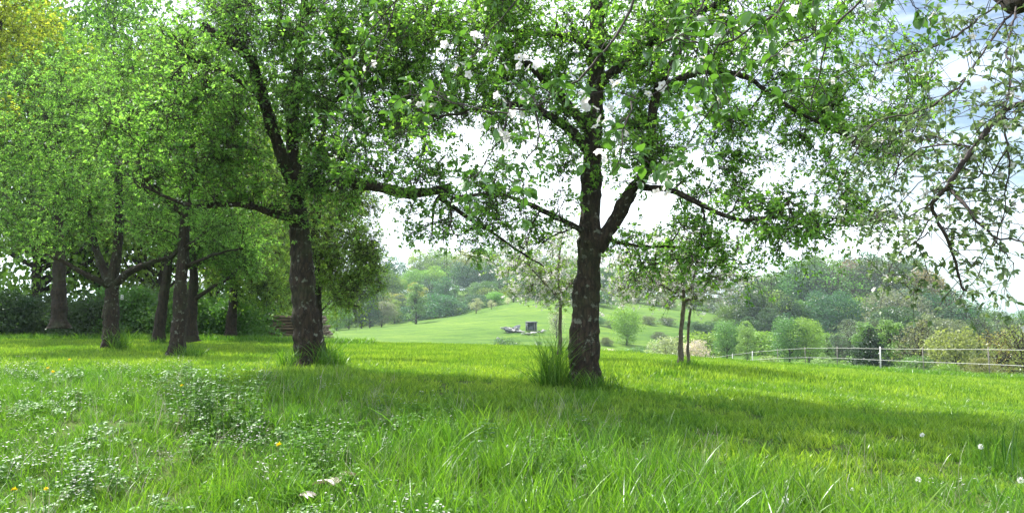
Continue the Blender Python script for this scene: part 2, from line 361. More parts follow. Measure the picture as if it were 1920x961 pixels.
def branchset(sk, targets, lv, n, g, rmin, rk, droop, cands, wig=.05, maxlen=1e9):
    """grow one branch to every target from the nearest wood; returns polylines, radii"""
    PT, RD = [], []
    kd = sk.kd(cands)
    for tg in targets:
        co, i, dist = kd.find(tg - np.array([0, 0, .25 * 0]) )
        p0 = np.array(sk.p[i]); 
        if dist < .12 or dist > maxlen: continue
        # attach a bit further down the wood
        j = max(0, i - int(g.integers(0, 3)))
        if sk.lv[j] == sk.lv[i] and np.linalg.norm(np.array(sk.p[j]) - p0) < .6 * dist: i = j; p0 = np.array(sk.p[i])
        v = tg - p0; ln = np.linalg.norm(v); dr = sk.d[i]
        p1 = p0 + nrm(dr * .7 + v / ln + np.array([0, 0, .25])) * ln * .35
        p2 = tg - nrm(v / ln + np.array([0, 0, droop])) * ln * .3
        pts = wiggle(bez(p0, p1, p2, tg, n), ln * wig, g)
        r0 = min(sk.r[i] * .7, rmin + rk * ln)
        PT.append(pts); RD.append(r0 * (1 - np.linspace(0, 1, n)) ** .8 + rmin * .5)
    return PT, RD
def tree(name, label, cat, limbs, env, n1, n2, n3, nleaf, seed, leafm, barkm='bark', base=None, ll=(.035, .06), group=None, blossoms=0,
         tw=(.15, .45), droop=-.25, twk=3, roots=True, spread=.6, lw=.5, trunk_sides=28, hang=.1, blsz=.02, upbend=0.15, bare=None):
    g = np.random.default_rng(seed); sk = Skel(); A = Acc(); base = limbs[0][0][0] if base is None else base
    base = np.array(base)
    for li, (pts, r0, r1) in enumerate(limbs):
        pts = np.array(pts, float); ln = np.linalg.norm(np.diff(pts, axis=0), axis=1).sum()
        n = max(10, int(ln / (.05 if li == 0 else .09)))
        n = min(n, 90)
        q = spline(pts, n); t = np.linspace(0, 1, n)
        q = wiggle(q, (.03 if li == 0 else .05) * min(1, ln / 3), g)
        rad = r0 + (r1 - r0) * t ** .85
        if li == 0 and roots: rad = rad + r0 * .38 * np.exp(-t * ln / .22)
        rad = rad * (1 + .05 * np.sin(t * ln * 6 + li) + .04 * g.normal(size=n))
        k = trunk_sides if li == 0 else (14 if r0 > .05 else 8)
        a0 = A.n; tubes(A, q, rad, k)
        if k > 12:  # furrowed, lumpy bark
            v = A.v[-1].reshape(n, k, 3); c = q[:, None]; a = np.arange(k) / k * 2 * math.pi; zz = (t * ln)[:, None]
            lob = .07 * np.sin(a * 3 + 1.2 + zz * .5) + .05 * np.sin(a * 5 + .7 - zz) + .05 * np.sin(a * 9 + zz * 2.1 + 2 * np.sin(zz * 3)) + .045 * g.normal(size=(n, k))
            if li == 0: lob = lob + np.exp(-zz / .25) * .22 * np.sin(a * 4 + seed)
            A.v[-1] = (c + (v - c) * (1 + lob[..., None])).reshape(-1, 3).astype(np.float32)
        lo = int(n * .45) if li == 0 else int(n * .12)
        sk.add(q[lo:], rad[lo:], 0)
    T1 = sample_env(env, n1, g, (.5, 1.)); kd = sk.kd(); T1 = sorted(T1, key=lambda p: kd.find(p)[2])
    step = max(1, len(T1) // 6)
    for i in range(0, len(T1), step):
        PT, RD = branchset(sk, T1[i:i + step], 1, 14, g, .006, .011, droop, None, .08)
        if PT:
            tubes(A, np.array(PT), np.array(RD), 6)
            for a, b in zip(PT, RD): sk.add(a[2:], b[2:], 1)
    T2 = sample_env(env, n2, g, (.2, 1.02))
    PT, RD = branchset(sk, T2, 2, 9, g, .0035, .006, droop, lambda i: sk.lv[i] >= 1 or sk.r[i] < .06, .10)
    if PT:
        tubes(A, np.array(PT), np.array(RD), 4)
        for a, b in zip(PT, RD): sk.add(a[1:], b[1:], 2)
    sp_ = np.array(sk.p); sd = np.array(sk.d); lv = np.array(sk.lv); cand = np.where(lv >= 1)[0]
    wt = np.where(lv[cand] == 2, 2.2, 1.); wt /= wt.sum()
    c = g.choice(cand, n3, p=wt); p0 = sp_[c]; L3 = g.uniform(tw[0], tw[1], n3)[:, None]
    dd = nrm(sd[c] * .5 + rdir(n3, g) * spread * 1.4 + np.array([0, 0, upbend]))
    p1 = p0 + dd * L3 * .5; p2 = p0 + dd * L3 + np.array([0, 0, -1.]) * L3 * hang
    t = np.linspace(0, 1, 4)[None, :, None]
    Q = (1 - t) ** 2 * p0[:, None] + 2 * (1 - t) * t * p1[:, None] + t * t * p2[:, None]
    rr = np.linspace(.0045, .002, 4)[None] * np.ones((n3, 1)) * (1 if ll[1] < .08 else 1.5)
    tubes(A, Q, rr, twk)
    # leaves in little rosettes along the shoots
    per = 5; nc = nleaf // per; ci = g.integers(0, n3, nc); tt = g.uniform(.15, 1, nc)[:, None]
    q0, q1, q2 = p0[ci], p1[ci], p2[ci]; cpnt = (1 - tt) ** 2 * q0 + 2 * (1 - tt) * tt * q1 + tt * tt * q2
    tint = np.clip(g.normal(.5, .3, nc), 0, 1)
    cc = np.repeat(cpnt, per, 0); m = len(cc)
    ld = nrm(np.repeat(nrm(q2 - q0), per, 0) * .6 + rdir(m, g) * 1.0 + np.array([0, 0, .1]))
    nn = nrm(np.array([0, 0, 1.]) + rdir(m, g) * .9)
    LL = g.uniform(ll[0], ll[1], m)
    B = Acc(); leaves(B, cc + ld * .01, ld, nn, LL, LL * lw * g.uniform(.85, 1.2, m), np.clip(np.repeat(tint, per) + g.normal(0, .12, m), 0, 1))
    if bare:
        TB = sample_env(bare[0], bare[1], g, (.1, 1.))
        PT, RD = branchset(sk, TB, 3, 8, g, .003, .003, -.5, lambda i: sk.lv[i] >= 1 or sk.r[i] < .09, .16, 1.6)
        if PT: tubes(A, np.array(PT), np.minimum(np.array(RD), .008), 3)
    t_ = thing(name, label, cat, tuple(base), group)
    tr = A.obj('trunk', M[barkm], t_, True, base)
    cr_ = B.obj('crown', M[leafm], t_, False, base)
    if blossoms:
        nb = blossoms; ci = g.integers(0, n3, nb); C_ = Acc(); pc = p2[ci] + rdir(nb, g) * .04
        for k5 in range(5):
            ax = nrm(rdir(nb, g) + np.array([0, -.3, .6])); u = nrm(np.cross(ax, rdir(nb, g))); w_ = np.cross(ax, u)
            cpt = pc + rdir(nb, g) * .045
            for pe in range(3):
                a = pe * 2.094; d = u * math.cos(a) + w_ * math.sin(a)
                leaves(C_, cpt, d + ax * .35, ax, g.uniform(.8, 1.2, nb) * blsz, g.uniform(.9, 1.1, nb) * blsz, g.uniform(0, 1, nb), .05)
        C_.obj('blossoms', M['petal'], t_, False, base)
    return t_, sk, (p0, p1, p2)
def PL(*a): return [P(*q) for q in a]

# the big apple tree right of the middle
tree('apple_tree', 'large old apple tree with thick dark lichen-flecked trunk right of the middle', 'apple tree', [
  (PL((1097,735,11.5),(1097,660,11.5),(1101,560,11.5),(1107,450,11.5),(1110,340,11.5),(1117,200,11.55),(1122,60,11.6),(1118,-120,11.7),(1130,-300,11.8)), .245, .07),
  (PL((1120,465,11.5),(1150,425,11.4),(1182,375,11.3),(1212,325,11.2),(1222,250,11.1),(1240,160,11.0),(1290,60,10.8),(1330,-80,10.6)), .125, .045),
  (PL((1200,350,11.25),(1250,352,10.9),(1310,378,10.6),(1380,412,10.4),(1450,408,10.3),(1530,425,10.2)), .055, .014),
  (PL((1100,435,11.45),(1060,418,11.3),(1000,388,11.0),(930,366,10.8),(850,370,10.6)), .055, .015),
  (PL((1110,300,11.5),(1060,240,11.3),(1000,200,11.1),(930,195,10.9),(850,215,10.7)), .085, .02),
  (PL((1120,90,11.6),(1060,70,11.9),(980,62,12.2),(880,40,12.4)), .075, .025),
  (PL((1118,160,11.5),(1200,95,11.2),(1270,48,11.0),(1380,-10,10.8),(1480,-40,10.6)), .085, .03),
  (PL((1235,170,11.0),(1320,140,10.9),(1400,145,10.8),(1450,180,10.7),(1530,225,10.6),(1620,275,10.5)), .06, .014),
  (PL((1110,250,11.55),(1020,150,12),(950,90,12.3),(900,20,12.6),(850,-60,12.8)), .09, .03),
  (PL((1130,30,11.6),(1180,-120,12),(1290,-200,12.5)), .07, .02),
  (PL((1140,450,11.5),(1200,462,11.9),(1290,468,12.2),(1390,490,12.4)), .035, .01)],
  [E(1090,60,11.5,330,170,2.2,3.2), E(1400,100,11.2,320,150,2.4,3.0), E(860,110,11.8,230,150,2.,3.2), E(700,60,12.2,120,140,1.6,1.2), E(1100,-130,11.6,460,130,2.4,.45), E(1160,250,11.2,130,120,1.2,.7),
   E(1600,200,10.8,190,150,1.8,.9), E(1400,450,10.6,260,85,2.1,1.15), E(1560,340,10.4,120,140,1.5,.3), E(840,290,11,250,110,1.8,1.3), E(930,420,10.9,190,90,1.6,.6), E(1320,310,11,200,120,1.6,1.0), E(1250,500,11.6,150,55,1.3,.12)],
  95, 1600, 16000, 112000, 11, 'leaf_apple', ll=(.045, .078), tw=(.15, .5), hang=.25, blossoms=200,
  bare=([E(1430,320,10.8,210,90,1.4,1), E(820,200,11.6,200,120,1.6,1), E(1240,520,11.6,110,60,1,.5), E(980,400,11,160,90,1.2,.6)], 900))
# the second big tree, left of the middle
tree('apple_tree', 'old apple tree with stout leaning brown trunk in front of the log pile', 'apple tree', [
  (PL((584,694,13),(580,640,13),(572,560,13),(567,470,13),(561,400,13.05),(553,330,13.1),(548,240,13.2),(560,120,13.3),(575,-40,13.4)), .265, .06),
  (PL((555,350,13.1),(522,260,12.8),(496,185,12.6),(474,112,12.4),(430,78,12.2),(378,48,12)), .11, .075),
  (PL((570,350,13),(620,335,12.8),(690,345,12.5),(760,360,12.3),(845,350,12.1)), .13, .07),
  (PL((840,352,12.1),(815,385,12.0),(810,440,12.0)), .045, .012),
  (PL((825,372,12.05),(880,412,11.9),(950,455,11.7),(1020,500,11.6)), .045, .01),
  (PL((545,410,13),(505,398,12.6),(450,384,12.3),(350,384,12),(265,345,11.8)), .075, .02),
  (PL((550,260,13.2),(620,190,13),(700,150,12.8),(790,110,12.6)), .07, .02),
  (PL((500,190,12.6),(430,140,12.4),(340,100,12.2)), .05, .015)],
  [E(480,110,12.6,190,150,2.,3.2), E(640,230,12.8,130,110,1.4,1.3), E(600,40,13,230,150,2.2,2.4), E(600,360,12.5,80,80,.8,.55), E(340,260,12.2,150,110,1.5,1.6), E(430,330,12.4,110,80,1.2,.8), E(740,190,12.6,100,80,1.,.5), E(500,-150,13,300,130,2.4,.8), E(860,420,11.9,110,50,.8,.13)],
  85, 1300, 12000, 64000, 23, 'leaf_left', ll=(.045, .078), tw=(.15, .5), hang=.15, blossoms=90,
  bare=([E(700,200,12.8,130,120,1.5,1.5), E(860,420,11.9,100,60,.8,.4)], 700))
# orchard rows on the left
tree('apple_tree', 'apple tree with bright hanging crown behind the stout leaning trunk', 'apple tree', [
  (PL((596,664,20),(594,560,20),(592,450,20),(600,340,20),(610,220,20)), .17, .06),
  (PL((593,470,20),(640,400,20),(690,350,19.6)), .08, .02), (PL((594,440,20),(540,370,20.5),(500,310,20.8)), .08, .02)],
  [E(635,430,20,95,130,1.7,2.5), E(650,510,19.6,75,78,1.2,1.7), E(560,300,20,150,130,2,1.6), E(690,480,19.4,35,60,.8,.5)],
  40, 520, 6210, 38000, 31, 'leaf_bright', ll=(.045, .075), tw=(.2, .6), hang=.3)
tree('apple_tree', 'slender grey apple tree standing nearest in the left orchard row', 'apple tree', [
  (PL((331,676,20.5),(336,600,20.5),(341,520,20.5),(345,440,20.5),(343,340,20.5),(338,220,20.6),(330,80,20.7)), .215, .06),
  (PL((345,470,20.5),(385,435,20.2),(405,395,20)), .08, .03), (PL((347,500,20.5),(400,478,20),(455,465,19.6)), .06, .02),
  (PL((342,400,20.5),(290,360,20),(240,330,19.6)), .08, .02), (PL((342,300,20.5),(400,230,20),(440,190,19.8)), .08, .02)],
  [E(330,250,20.5,160,150,2.4,3), E(300,380,20.2,130,70,1.8,1.2), E(330,60,20.5,180,150,2.6,2.2), E(440,420,20,80,50,1.2,.7)],
  40, 560, 6210, 52000, 37, 'leaf_left', ll=(.045, .075), tw=(.2, .6), hang=.2)
tree('apple_tree', 'apple tree with low forked trunk and spreading limbs on the far left', 'apple tree', [
  (PL((209,662,22),(209,600,22),(211,555,22),(214,520,22),(222,470,22),(225,400,22),(222,300,22)), .245, .08),
  (PL((210,535,22),(180,522,21.6),(148,508,21.4),(112,486,21.2),(60,470,21)), .11, .03),
  (PL((208,530,22),(190,490,22.2),(175,440,22.4),(168,370,22.6)), .15, .05),
  (PL((216,530,22),(250,506,21.7),(285,492,21.5),(325,478,21.3),(345,450,21.2)), .12, .04)],
  [E(200,330,22,140,120,2.5,3), E(90,400,21.5,110,90,2,1.8), E(200,170,22,170,110,2.6,2.2), E(290,430,21.6,70,40,1.2,.5), E(60,260,21.6,110,110,2.2,1.6)],
  40, 560, 6210, 52000, 41, 'leaf_left', ll=(.045, .075), tw=(.2, .6), hang=.2)
tree('apple_tree', 'leaning apple tree between the forked tree and the slender grey one', 'apple tree', [
  (PL((296,648,27),(303,590,27),(312,530,27),(319,480,27),(322,400,27),(300,300,27)), .22, .07)],
  [E(320,400,27,110,60,2.4,2), E(280,300,27,120,90,2.6,2)], 25, 300, 3240, 30600, 43, 'leaf_left', 'bark_far', ll=(.06, .09), tw=(.25, .7), trunk_sides=18)
tree('apple_tree', 'apple tree with one raised right limb close behind the slender grey one', 'apple tree', [
  (PL((359,640,27),(361,580,27),(364,520,27),(362,450,27),(370,360,27)), .23, .08),
  (PL((366,560,27),(398,538,26.6),(425,522,26.4),(450,500,26.2)), .08, .03), (PL((364,500,27),(400,480,26.6),(430,450,26.4)), .06, .02)],
  [E(400,440,26.6,110,60,2.4,2), E(440,480,26.4,70,45,1.6,1), E(390,330,27,120,90,2.4,2)], 25, 300, 3240, 34000, 47, 'leaf_left', 'bark_far', ll=(.06, .09), tw=(.25, .7), trunk_sides=18)
tree('apple_tree', 'short dark straight apple trunk left of the log pile', 'apple tree', [
  (PL((432,642,32),(435,600,32),(438,560,32),(440,500,32),(445,420,32)), .26, .1)],
  [E(460,500,31.6,90,60,2.4,2), E(450,400,32,120,70,2.6,2), E(500,550,31.4,55,32,1.5,.7)], 25, 300, 3240, 35700, 53, 'leaf_bright', 'bark_far', ll=(.07, .11), tw=(.3, .8), trunk_sides=16)
tree('apple_tree', 'thin dark leaning tree beside the left end of the log pile', 'tree', [
  (PL((494,640,38),(498,600,38),(506,560,38),(515,500,38),(520,440,38)), .2, .07)],
  [E(530,500,38,80,60,2.4,2), E(560,560,37.6,50,28,1.4,.7), E(540,420,38,100,60,2.6,1.5)], 20, 240, 2430, 27200, 59, 'leaf_bright', 'bark_far', ll=(.08, .12), tw=(.3, .9), trunk_sides=14)

# young blossoming pair and the single young tree behind the main trunk
tree('young_apple_tree', 'young apple tree with two slim stems and pale blossom right of the big trunk', 'young apple tree', [
  (PL((1275,688,17),(1275,640,17),(1278,590,17),(1280,550,17),(1275,500,17),(1290,440,17)), .062, .025),
  (PL((1292,684,17.2),(1291,640,17.2),(1294,590,17.2),(1296,545,17.2),(1310,490,17.2)), .042, .018),
  (PL((1281,560,17),(1240,535,16.8),(1190,510,16.6)), .035, .012), (PL((1281,565,17),(1330,540,17.2),(1370,515,17.3)), .035, .012)],
  [E(1270,490,17,140,65,1.5,3), E(1225,545,16.9,100,42,1.,1.3), E(1335,545,17,75,40,1.,1)], 30, 240, 1500, 12000, 61, 'leaf_bright', 'birch', ll=(.035, .06), tw=(.12, .4), blossoms=1500, blsz=.026, trunk_sides=12)
tree('young_apple_tree', 'young apple tree with single pale stem left of the big trunk', 'young apple tree', [
  (PL((1049,664,20),(1050,620,20),(1050,570,20),(1048,510,20),(1052,450,20)), .058, .025),
  (PL((1050,560,20),(1010,520,20),(985,490,19.8)), .035, .012), (PL((1050,550,20),(1090,515,20),(1120,480,20.2)), .035, .012)],
  [E(1030,490,20,125,60,1.6,3), E(1050,545,20,100,40,1.1,1.2)], 28, 220, 1400, 14000, 67, 'leaf_bright', 'birch', ll=(.035, .06), tw=(.12, .4), blossoms=1000, blsz=.028, trunk_sides=12)

# ------------------------------------------------------------------ near tree whose branches hang over the camera
def near_tree():
    g = np.random.default_rng(5)
    base = np.array([4.6, .6, tz(4.6, .6)])
    t_ = thing('apple_tree', 'apple branches hanging down from above with large leaves and white blossom', 'apple tree', tuple(base))
    A = Acc(); T = Acc()
    top = np.array([4.2, 1.0, 3.2])
    tubes(A, wiggle(spline([base - [0, 0, .1], [4.55, .7, .8], [4.4, .9, 2.0], top], 40), .04, g), np.linspace(.24, .17, 40), 20)
    limbs = [([top, [3.3, 1.9, 3.35], [2.3, 2.6, 3.4], [1.1, 2.9, 3.3], [0, 3.1, 3.25], [-1.2, 3.4, 3.3], [-2.2, 4.0, 3.5]], .13, .012),
             ([top, [3.6, 2.6, 3.1], P(1985, -20, 3.9), P(1905, -12, 4.3), P(1850, -45, 4.8), P(1740, -160, 5.6), P(1600, -330, 6.6)], .13, .012),
             ([top, [3.1, 2.2, 3.5], [2.9, 3.6, 3.3], [3.2, 5.2, 3.9], [3.5, 6.5, 4.6]], .1, .01)]
    for p, a, b in limbs:
        q = wiggle(spline([np.array(v, float) for v in p], 40), .06, g); tubes(A, q, np.linspace(a, b, 40), 12)
    A.obj('trunk', M['bark'], t_, True, base)
    # hanging branches: (points, radius)
    br = [([np.array([3.45, 2.35, 3.1]), np.array([3.0, 2.7, 2.85])] + PL((2010,120,3.3),(1922,188,3.5),(1885,205,3.55),(1850,250,3.6),(1812,310,3.6),(1780,352,3.6),(1752,376,3.65),(1748,410,3.7),(1768,450,3.7),(1790,490,3.75),(1808,545,3.8)), .019),
          (PL((1780,352,3.6),(1805,385,3.5),(1840,420,3.45),(1885,448,3.4),(1935,462,3.3)), .009),
          (PL((1890,280,3.3),(1850,330,3.6),(1790,275,3.7),(1700,265,3.9),(1640,300,4.1)), .004),
          (PL((1822,275,3.6),(1760,268,3.7),(1700,290,3.9),(1660,340,4.0),(1650,380,4.1)), .006),
          (PL((1905,10,4.2),(1870,60,4.1),(1810,150,4.1),(1770,180,4.15),(1710,260,4.2),(1680,330,4.3)), .007),
          (PL((1900,10,4.2),(1885,90,3.6),(1892,160,3.3),(1870,230,3.2)), .006),
          (PL((1880,0,4.2),(1780,70,3.9),(1700,105,3.8),(1600,130,3.8)), .007),
          (PL((1740,440,3.7),(1700,470,3.9),(1660,520,4.1)), .004),
          (PL((1752,376,3.65),(1700,400,3.9),(1640,410,4.2),(1590,440,4.4)), .005),
          (PL((1870,450,3.4),(1890,500,3.4),(1880,555,3.45)), .003),
          (PL((1810,150,4.1),(1740,200,4.0),(1640,230,4.1),(1590,310,4.2),(1560,380,4.3)), .005),
          (PL((1850,250,3.6),(1830,330,3.8),(1740,330,4.0),(1660,420,4.2),(1640,480,4.2)), .005),
          (PL((1885,205,3.55),(1890,300,3.5),(1880,380,3.6),(1850,480,3.6),(1800,560,3.8)), .005),
          (PL((1748,410,3.7),(1720,450,3.8),(1740,510,3.9),(1700,560,4.0)), .004),
          (PL((1780,352,3.6),(1840,350,3.7),(1900,390,3.8),(1935,400,3.8)), .004),
          (PL((1740,-120,2.6),(1640,-20,2.7),(1560,60,2.8),(1530,140,2.9),(1520,210,2.9)), .006),
          (PL((1560,-120,2.5),(1480,-10,2.4),(1400,50,2.35),(1320,78,2.3),(1240,80,2.3)), .006),
          (PL((1400,-150,2.6),(1340,-20,2.6),(1290,60,2.6),(1250,150,2.6),(1180,190,2.6)), .005),
          (PL((1250,-150,2.9),(1200,-20,2.9),(1140,90,2.9),(1060,160,2.9),(960,196,2.95),(860,190,3.0),(770,178,3.1)), .007),
          (PL((1080,-150,3.0),(1000,-40,3.0),(930,40,3.0),(880,110,3.0)), .005),
          (PL((860,-150,3.2),(780,-20,3.3),(700,70,3.4),(640,130,3.5)), .005),
          (PL((960,196,2.95),(940,260,2.95),(900,320,2.9),(870,350,2.9)), .004),
          (PL((1000,185,2.9),(1010,250,2.8),(980,320,2.75),(960,350,2.7)), .004),
          (PL((1180,190,2.6),(1160,260,2.5),(1150,330,2.5)), .0035),
          (PL((1320,78,2.3),(1330,140,2.4),(1350,230,2.5)), .0035),
          (PL((1660,-80,2.6),(1700,0,3.0),(1760,30,3.2)), .004),
          (PL((1530,60,2.8),(1440,110,2.9),(1390,180,3.0)), .004),
          (PL((1400,130,2.9),(1330,210,2.9),(1280,290,2.9),(1230,345,2.9)), .0035),
          (PL((720,60,3.4),(680,140,3.4),(640,230,3.5)), .004),
          (PL((700,-150,3.9),(640,-30,4.1),(560,60,4.3)), .005)]
    lp, ld, lt, ls, bp = [], [], [], [], []
    for bi, (pts, r) in enumerate(br):
        pts = np.array(pts); ln = np.linalg.norm(np.diff(pts, axis=0), axis=1).sum(); n = max(14, int(ln / .04))
        q = wiggle(spline(pts, n), .03, g); q0 = q[0]
        if bi >= 15 and pts[0][2] > 2.4:   # carry on up to the limb over the camera
            e = np.array([q0[0] + .05, q0[1] - .05 + .1, 3.3]); q = np.vstack([spline([e, (e + q0) / 2 + [.03, 0, 0], q0], 6)[:-1], q]); n = len(q)
        tubes(T, q, np.linspace(r, r * .3, n) * (1 + .1 * g.normal(size=n)), 7)
        # short side shoots
        dense = bi < 15
        ns = int(ln / (.028 if dense else .045))
        for k in range(ns):
            i = int(g.integers(3, n)); i = min(i, n - 1); L_ = g.uniform(.05, .28) if dense else g.uniform(.04, .2)
            d = nrm(nrm(q[i] - q[i - 1]) * .6 + rdir(1, g)[0] + np.array([0, 0, -.05])); e = q[i] + d * L_; m_ = q[i] + d * L_ * .5 + [0, 0, .02]
            qq = spline([q[i], m_, e], 5); tubes(T, qq, np.linspace(min(r * .4, .0025), .0011, 5), 4)
            # rosettes of leaves
            for s_ in (e,) if L_ < .12 else (m_, e):
                for _ in range(int(g.integers(4, 7))):
                    lp.append(s_ + rdir(1, g)[0] * .008); ld.append(nrm(d * .5 + rdir(1, g)[0] * .9 + np.array([0, 0, -.15]))); lt.append(0 if dense else 1)
                    ls.append(g.uniform(.022, .042) if dense else g.uniform(.03, .055))
                if g.random() < (.10 if dense else .09): bp.append(s_ + rdir(1, g)[0] * .02)
    for px, py, Y in ((897,80,3.0),(832,100,3.0),(960,118,2.95),(948,182,2.95),(990,125,2.95),(916,248,2.9),(950,272,2.9),(938,262,2.95),(1085,205,2.8),(1095,190,2.8),(1142,168,2.6),(1222,162,2.6),(1130,215,2.7),(1475,98,2.4),(800,190,3.05),(690,115,3.4),(1895,190,3.3),(1650,5,2.7),(1230,345,2.9),(1140,285,2.5),(1112,228,2.8),(975,205,2.9),(870,135,3.0),(1245,350,2.9)):
        for _ in range(3): bp.insert(0, P(px, py, Y) + rdir(1, g)[0] * .035)
    T.obj('branches', M['twig_near'], t_, True, base)
    lp = np.array(lp); ld = np.array(ld); lt = np.array(lt); ls = np.array(ls)
    # 300 nearest leaves in view as parts, the rest one mesh
    app = ls / lp[:, 1]
    u = (lp[:, 0] / lp[:, 1]); el = (lp[:, 2] - EYE) / lp[:, 1]
    inv = (np.abs(u) < .675) & (el < .42) & (el > -.1)
    order = np.argsort(-(app * inv)); big = set(order[:300].tolist())
    protos = []
    for ty, mm in ((0, 'leaf_grey'), (1, 'leaf_near')):
        for k in range(4):
            a = Acc(); z = np.zeros((1, 3)); leaves(a, z, np.array([[0., 1, 0]]), np.array([[0, 0, 1.]]), 1.0, .52 + .05 * k, np.array([.2 + .2 * k]), .07, shape=1)
            protos.append(a.mesh('leaf', M[mm], True))
    rest = [Acc(), Acc()]
    nn = nrm(np.array([0, 0, 1.]) + rdir(len(lp), g) * .8)
    for i in range(len(lp)):
        if i in big:
            o = bpy.data.objects.new('leaf', protos[lt[i] * 4 + int(g.integers(0, 4))]); COL.objects.link(o); o.parent = t_
            d = Vector(ld[i]); n_v = Vector(nn[i]); s = d.cross(n_v).normalized(); n2 = s.cross(d)
            m4 = Matrix((s, d, n2)).transposed().to_4x4()
            o.matrix_local = Matrix.Translation(Vector(lp[i] - base)) @ m4 @ Matrix.Scale(ls[i], 4)
    for ty in (0, 1):
        k = np.array([i for i in range(len(lp)) if lt[i] == ty and i not in big])
        leaves(rest[ty], lp[k], ld[k], nn[k], ls[k], ls[k] * .52, np.clip(g.normal(.5, .25, len(k)), 0, 1), .08, shape=1, mi=ty)
    al = rest[0]; b = rest[1]
    for v, t in zip(b.v, b.t): pass
    off = al.n; al.v += b.v; al.t += b.t; al.f3 += [f + off for f in b.f3]; al.f4 += [f + off for f in b.f4]; al.m3 += b.m3; al.m4 += b.m4; al.n += b.n
    fo = al.obj('crown', [M['leaf_grey'], M['leaf_near']], t_, True, base); fo['kind'] = 'stuff'
    bm_ = []
    for k in range(3):
        a = Acc(); 
        for pe in range(5):
            an = pe * 1.2566 + g.uniform(-.12, .12); d = np.array([[math.cos(an), math.sin(an), .25 + .15 * k]])
            leaves(a, d * .1, d, np.array([[0, 0, 1.]]), .95, .8, np.array([g.uniform(0, 1)]), .1, shape=1, mi=0)
        sd_ = rdir(9, g) * [.16, .16, .1] + [0, 0, .12]
        leaves(a, sd_, rdir(9, g) * .4 + [0, 0, 1], rdir(9, g), .25, .06, np.full(9, .5), 0, mi=1)
        bm_.append(a.mesh('blossom', [M['petal'], M['dandelion']], True))
    bo = bp
    for q in bo[:290]:
        o = bpy.data.objects.new('blossom', bm_[int(g.integers(0, 3))]); COL.objects.link(o); o.parent = t_
        o.location = Vector(q - base); o.rotation_euler = (g.uniform(.3, 1.5), g.uniform(-.8, .8), g.uniform(0, 6)); s = g.uniform(.015, .022); o.scale = (s, s, s)
near_tree()

# ------------------------------------------------------------------ background trees: prototypes of unit height, copied
def blob_crown(seed, nb, nleaf, prof, size, droop=0., squash=1.):
    g = np.random.default_rng(seed); a = Acc()
    cs = []
    for i in range(nb):
        h = g.uniform(0, 1); w = prof(h); an = g.uniform(0, 6.283); rr = w * math.sqrt(g.uniform(.05, 1)) * .8
        cs.append((math.cos(an) * rr, math.sin(an) * rr, h, w * g.uniform(.28, .5)))
    cs = np.array(cs); pr = cs[:, 3] ** 2; pr /= pr.sum(); c = cs[g.choice(nb, nleaf, p=pr)]
    d = rdir(nleaf, g); d[:, 2] = np.where(g.random(nleaf) < .65, np.abs(d[:, 2]), d[:, 2])
    p = c[:, :3] + d * (c[:, 3] * g.uniform(.72, 1.08, nleaf))[:, None] * np.array([1, 1, squash])
    p[:, 2] = np.clip(p[:, 2], .06, 1.06)
    ld = nrm(rdir(nleaf, g) + d * .5 + np.array([0, 0, -droop])); nn = nrm(d + rdir(nleaf, g) * .6)
    s = g.uniform(.6, 1.3, nleaf) * size
    tint = np.clip(np.repeat(.5, nleaf) + g.normal(0, .2, nleaf) + (np.sin(c[:, 0] * 37) * .2), 0, 1)
    leaves(a, p, ld, nn, s, s * .75, tint, .1)
    return a, cs
def wood_for(cs, seed, tr=.02, n=26, h0=.0, bare=0):
    g = np.random.default_rng(seed); a = Acc()
    sp = spline([[0, 0, -.03], [.01, 0, .3], [-.01, .01, .6], [0, 0, .92]], 14)
    tubes(a, sp, np.linspace(tr, tr * .15, 14), 7)
    PT, RD = [], []
    for k in range(min(n, len(cs))):
        c = cs[k]; z0 = max(.1, c[2] * .55); p0 = np.array([0, 0, z0]); e = c[:3]
        PT.append(bez(p0, p0 + [e[0] * .3, e[1] * .3, .04], e - [0, 0, .05], e, 7)); RD.append(np.linspace(tr * .4, tr * .08, 7))
        if bare:
            for _ in range(bare):
                q = e + rdir(1, g)[0] * [c[3], c[3], c[3]] + [0, 0, .02]; i = PT[-1 - 0][4] if len(PT[-1]) > 4 else e
                PT.append(bez(i, i + (q - i) * .4 + [0, 0, .01], q, q + [0, 0, .01], 7)); RD.append(np.linspace(tr * .12, tr * .03, 7))
    tubes(a, np.array(PT), np.array(RD), 4)
    return a
prof_round = lambda h: .42 * math.sqrt(max(.02, 1 - ((h - .55) / .5) ** 2))
prof_oval = lambda h: .30 * math.sqrt(max(.02, 1 - ((h - .52) / .5) ** 2))
prof_cone = lambda h: .36 * (1.02 - h) + .015
prof_tall = lambda h: .2 * math.sqrt(max(.04, 1 - ((h - .5) / .52) ** 2))
prof_shrub = lambda h: .75 * math.sqrt(max(.03, 1 - (h / 1.05) ** 2))
prof_wide = lambda h: .55 * math.sqrt(max(.02, 1 - ((h - .6) / .42) ** 2))
KINDS = {}
def proto(key, prof, nb, nl, size, barkm='bark_far', leafm='far_leaf', tr=.02, n=26, bare=0, droop=0., seeds=(1, 2), squash=1.):
    KINDS[key] = []
    for s in seeds:
        a, cs = blob_crown(s * 17 + len(key), nb, nl, prof, size, droop, squash)
        KINDS[key].append((a.mesh(key + '_crown', M[leafm]), wood_for(cs, s, tr, n, bare=bare).mesh(key + '_trunk', M[barkm], True)))
proto('round', prof_round, 70, 9000, .028, seeds=(1, 2, 3))
proto('oval', prof_oval, 55, 5000, .028, seeds=(4, 5))
proto('tall', prof_tall, 45, 3800, .026, droop=.4, seeds=(6, 7))
proto('airy', prof_round, 50, 2000, .026, seeds=(8, 9), bare=7, tr=.022, n=50)
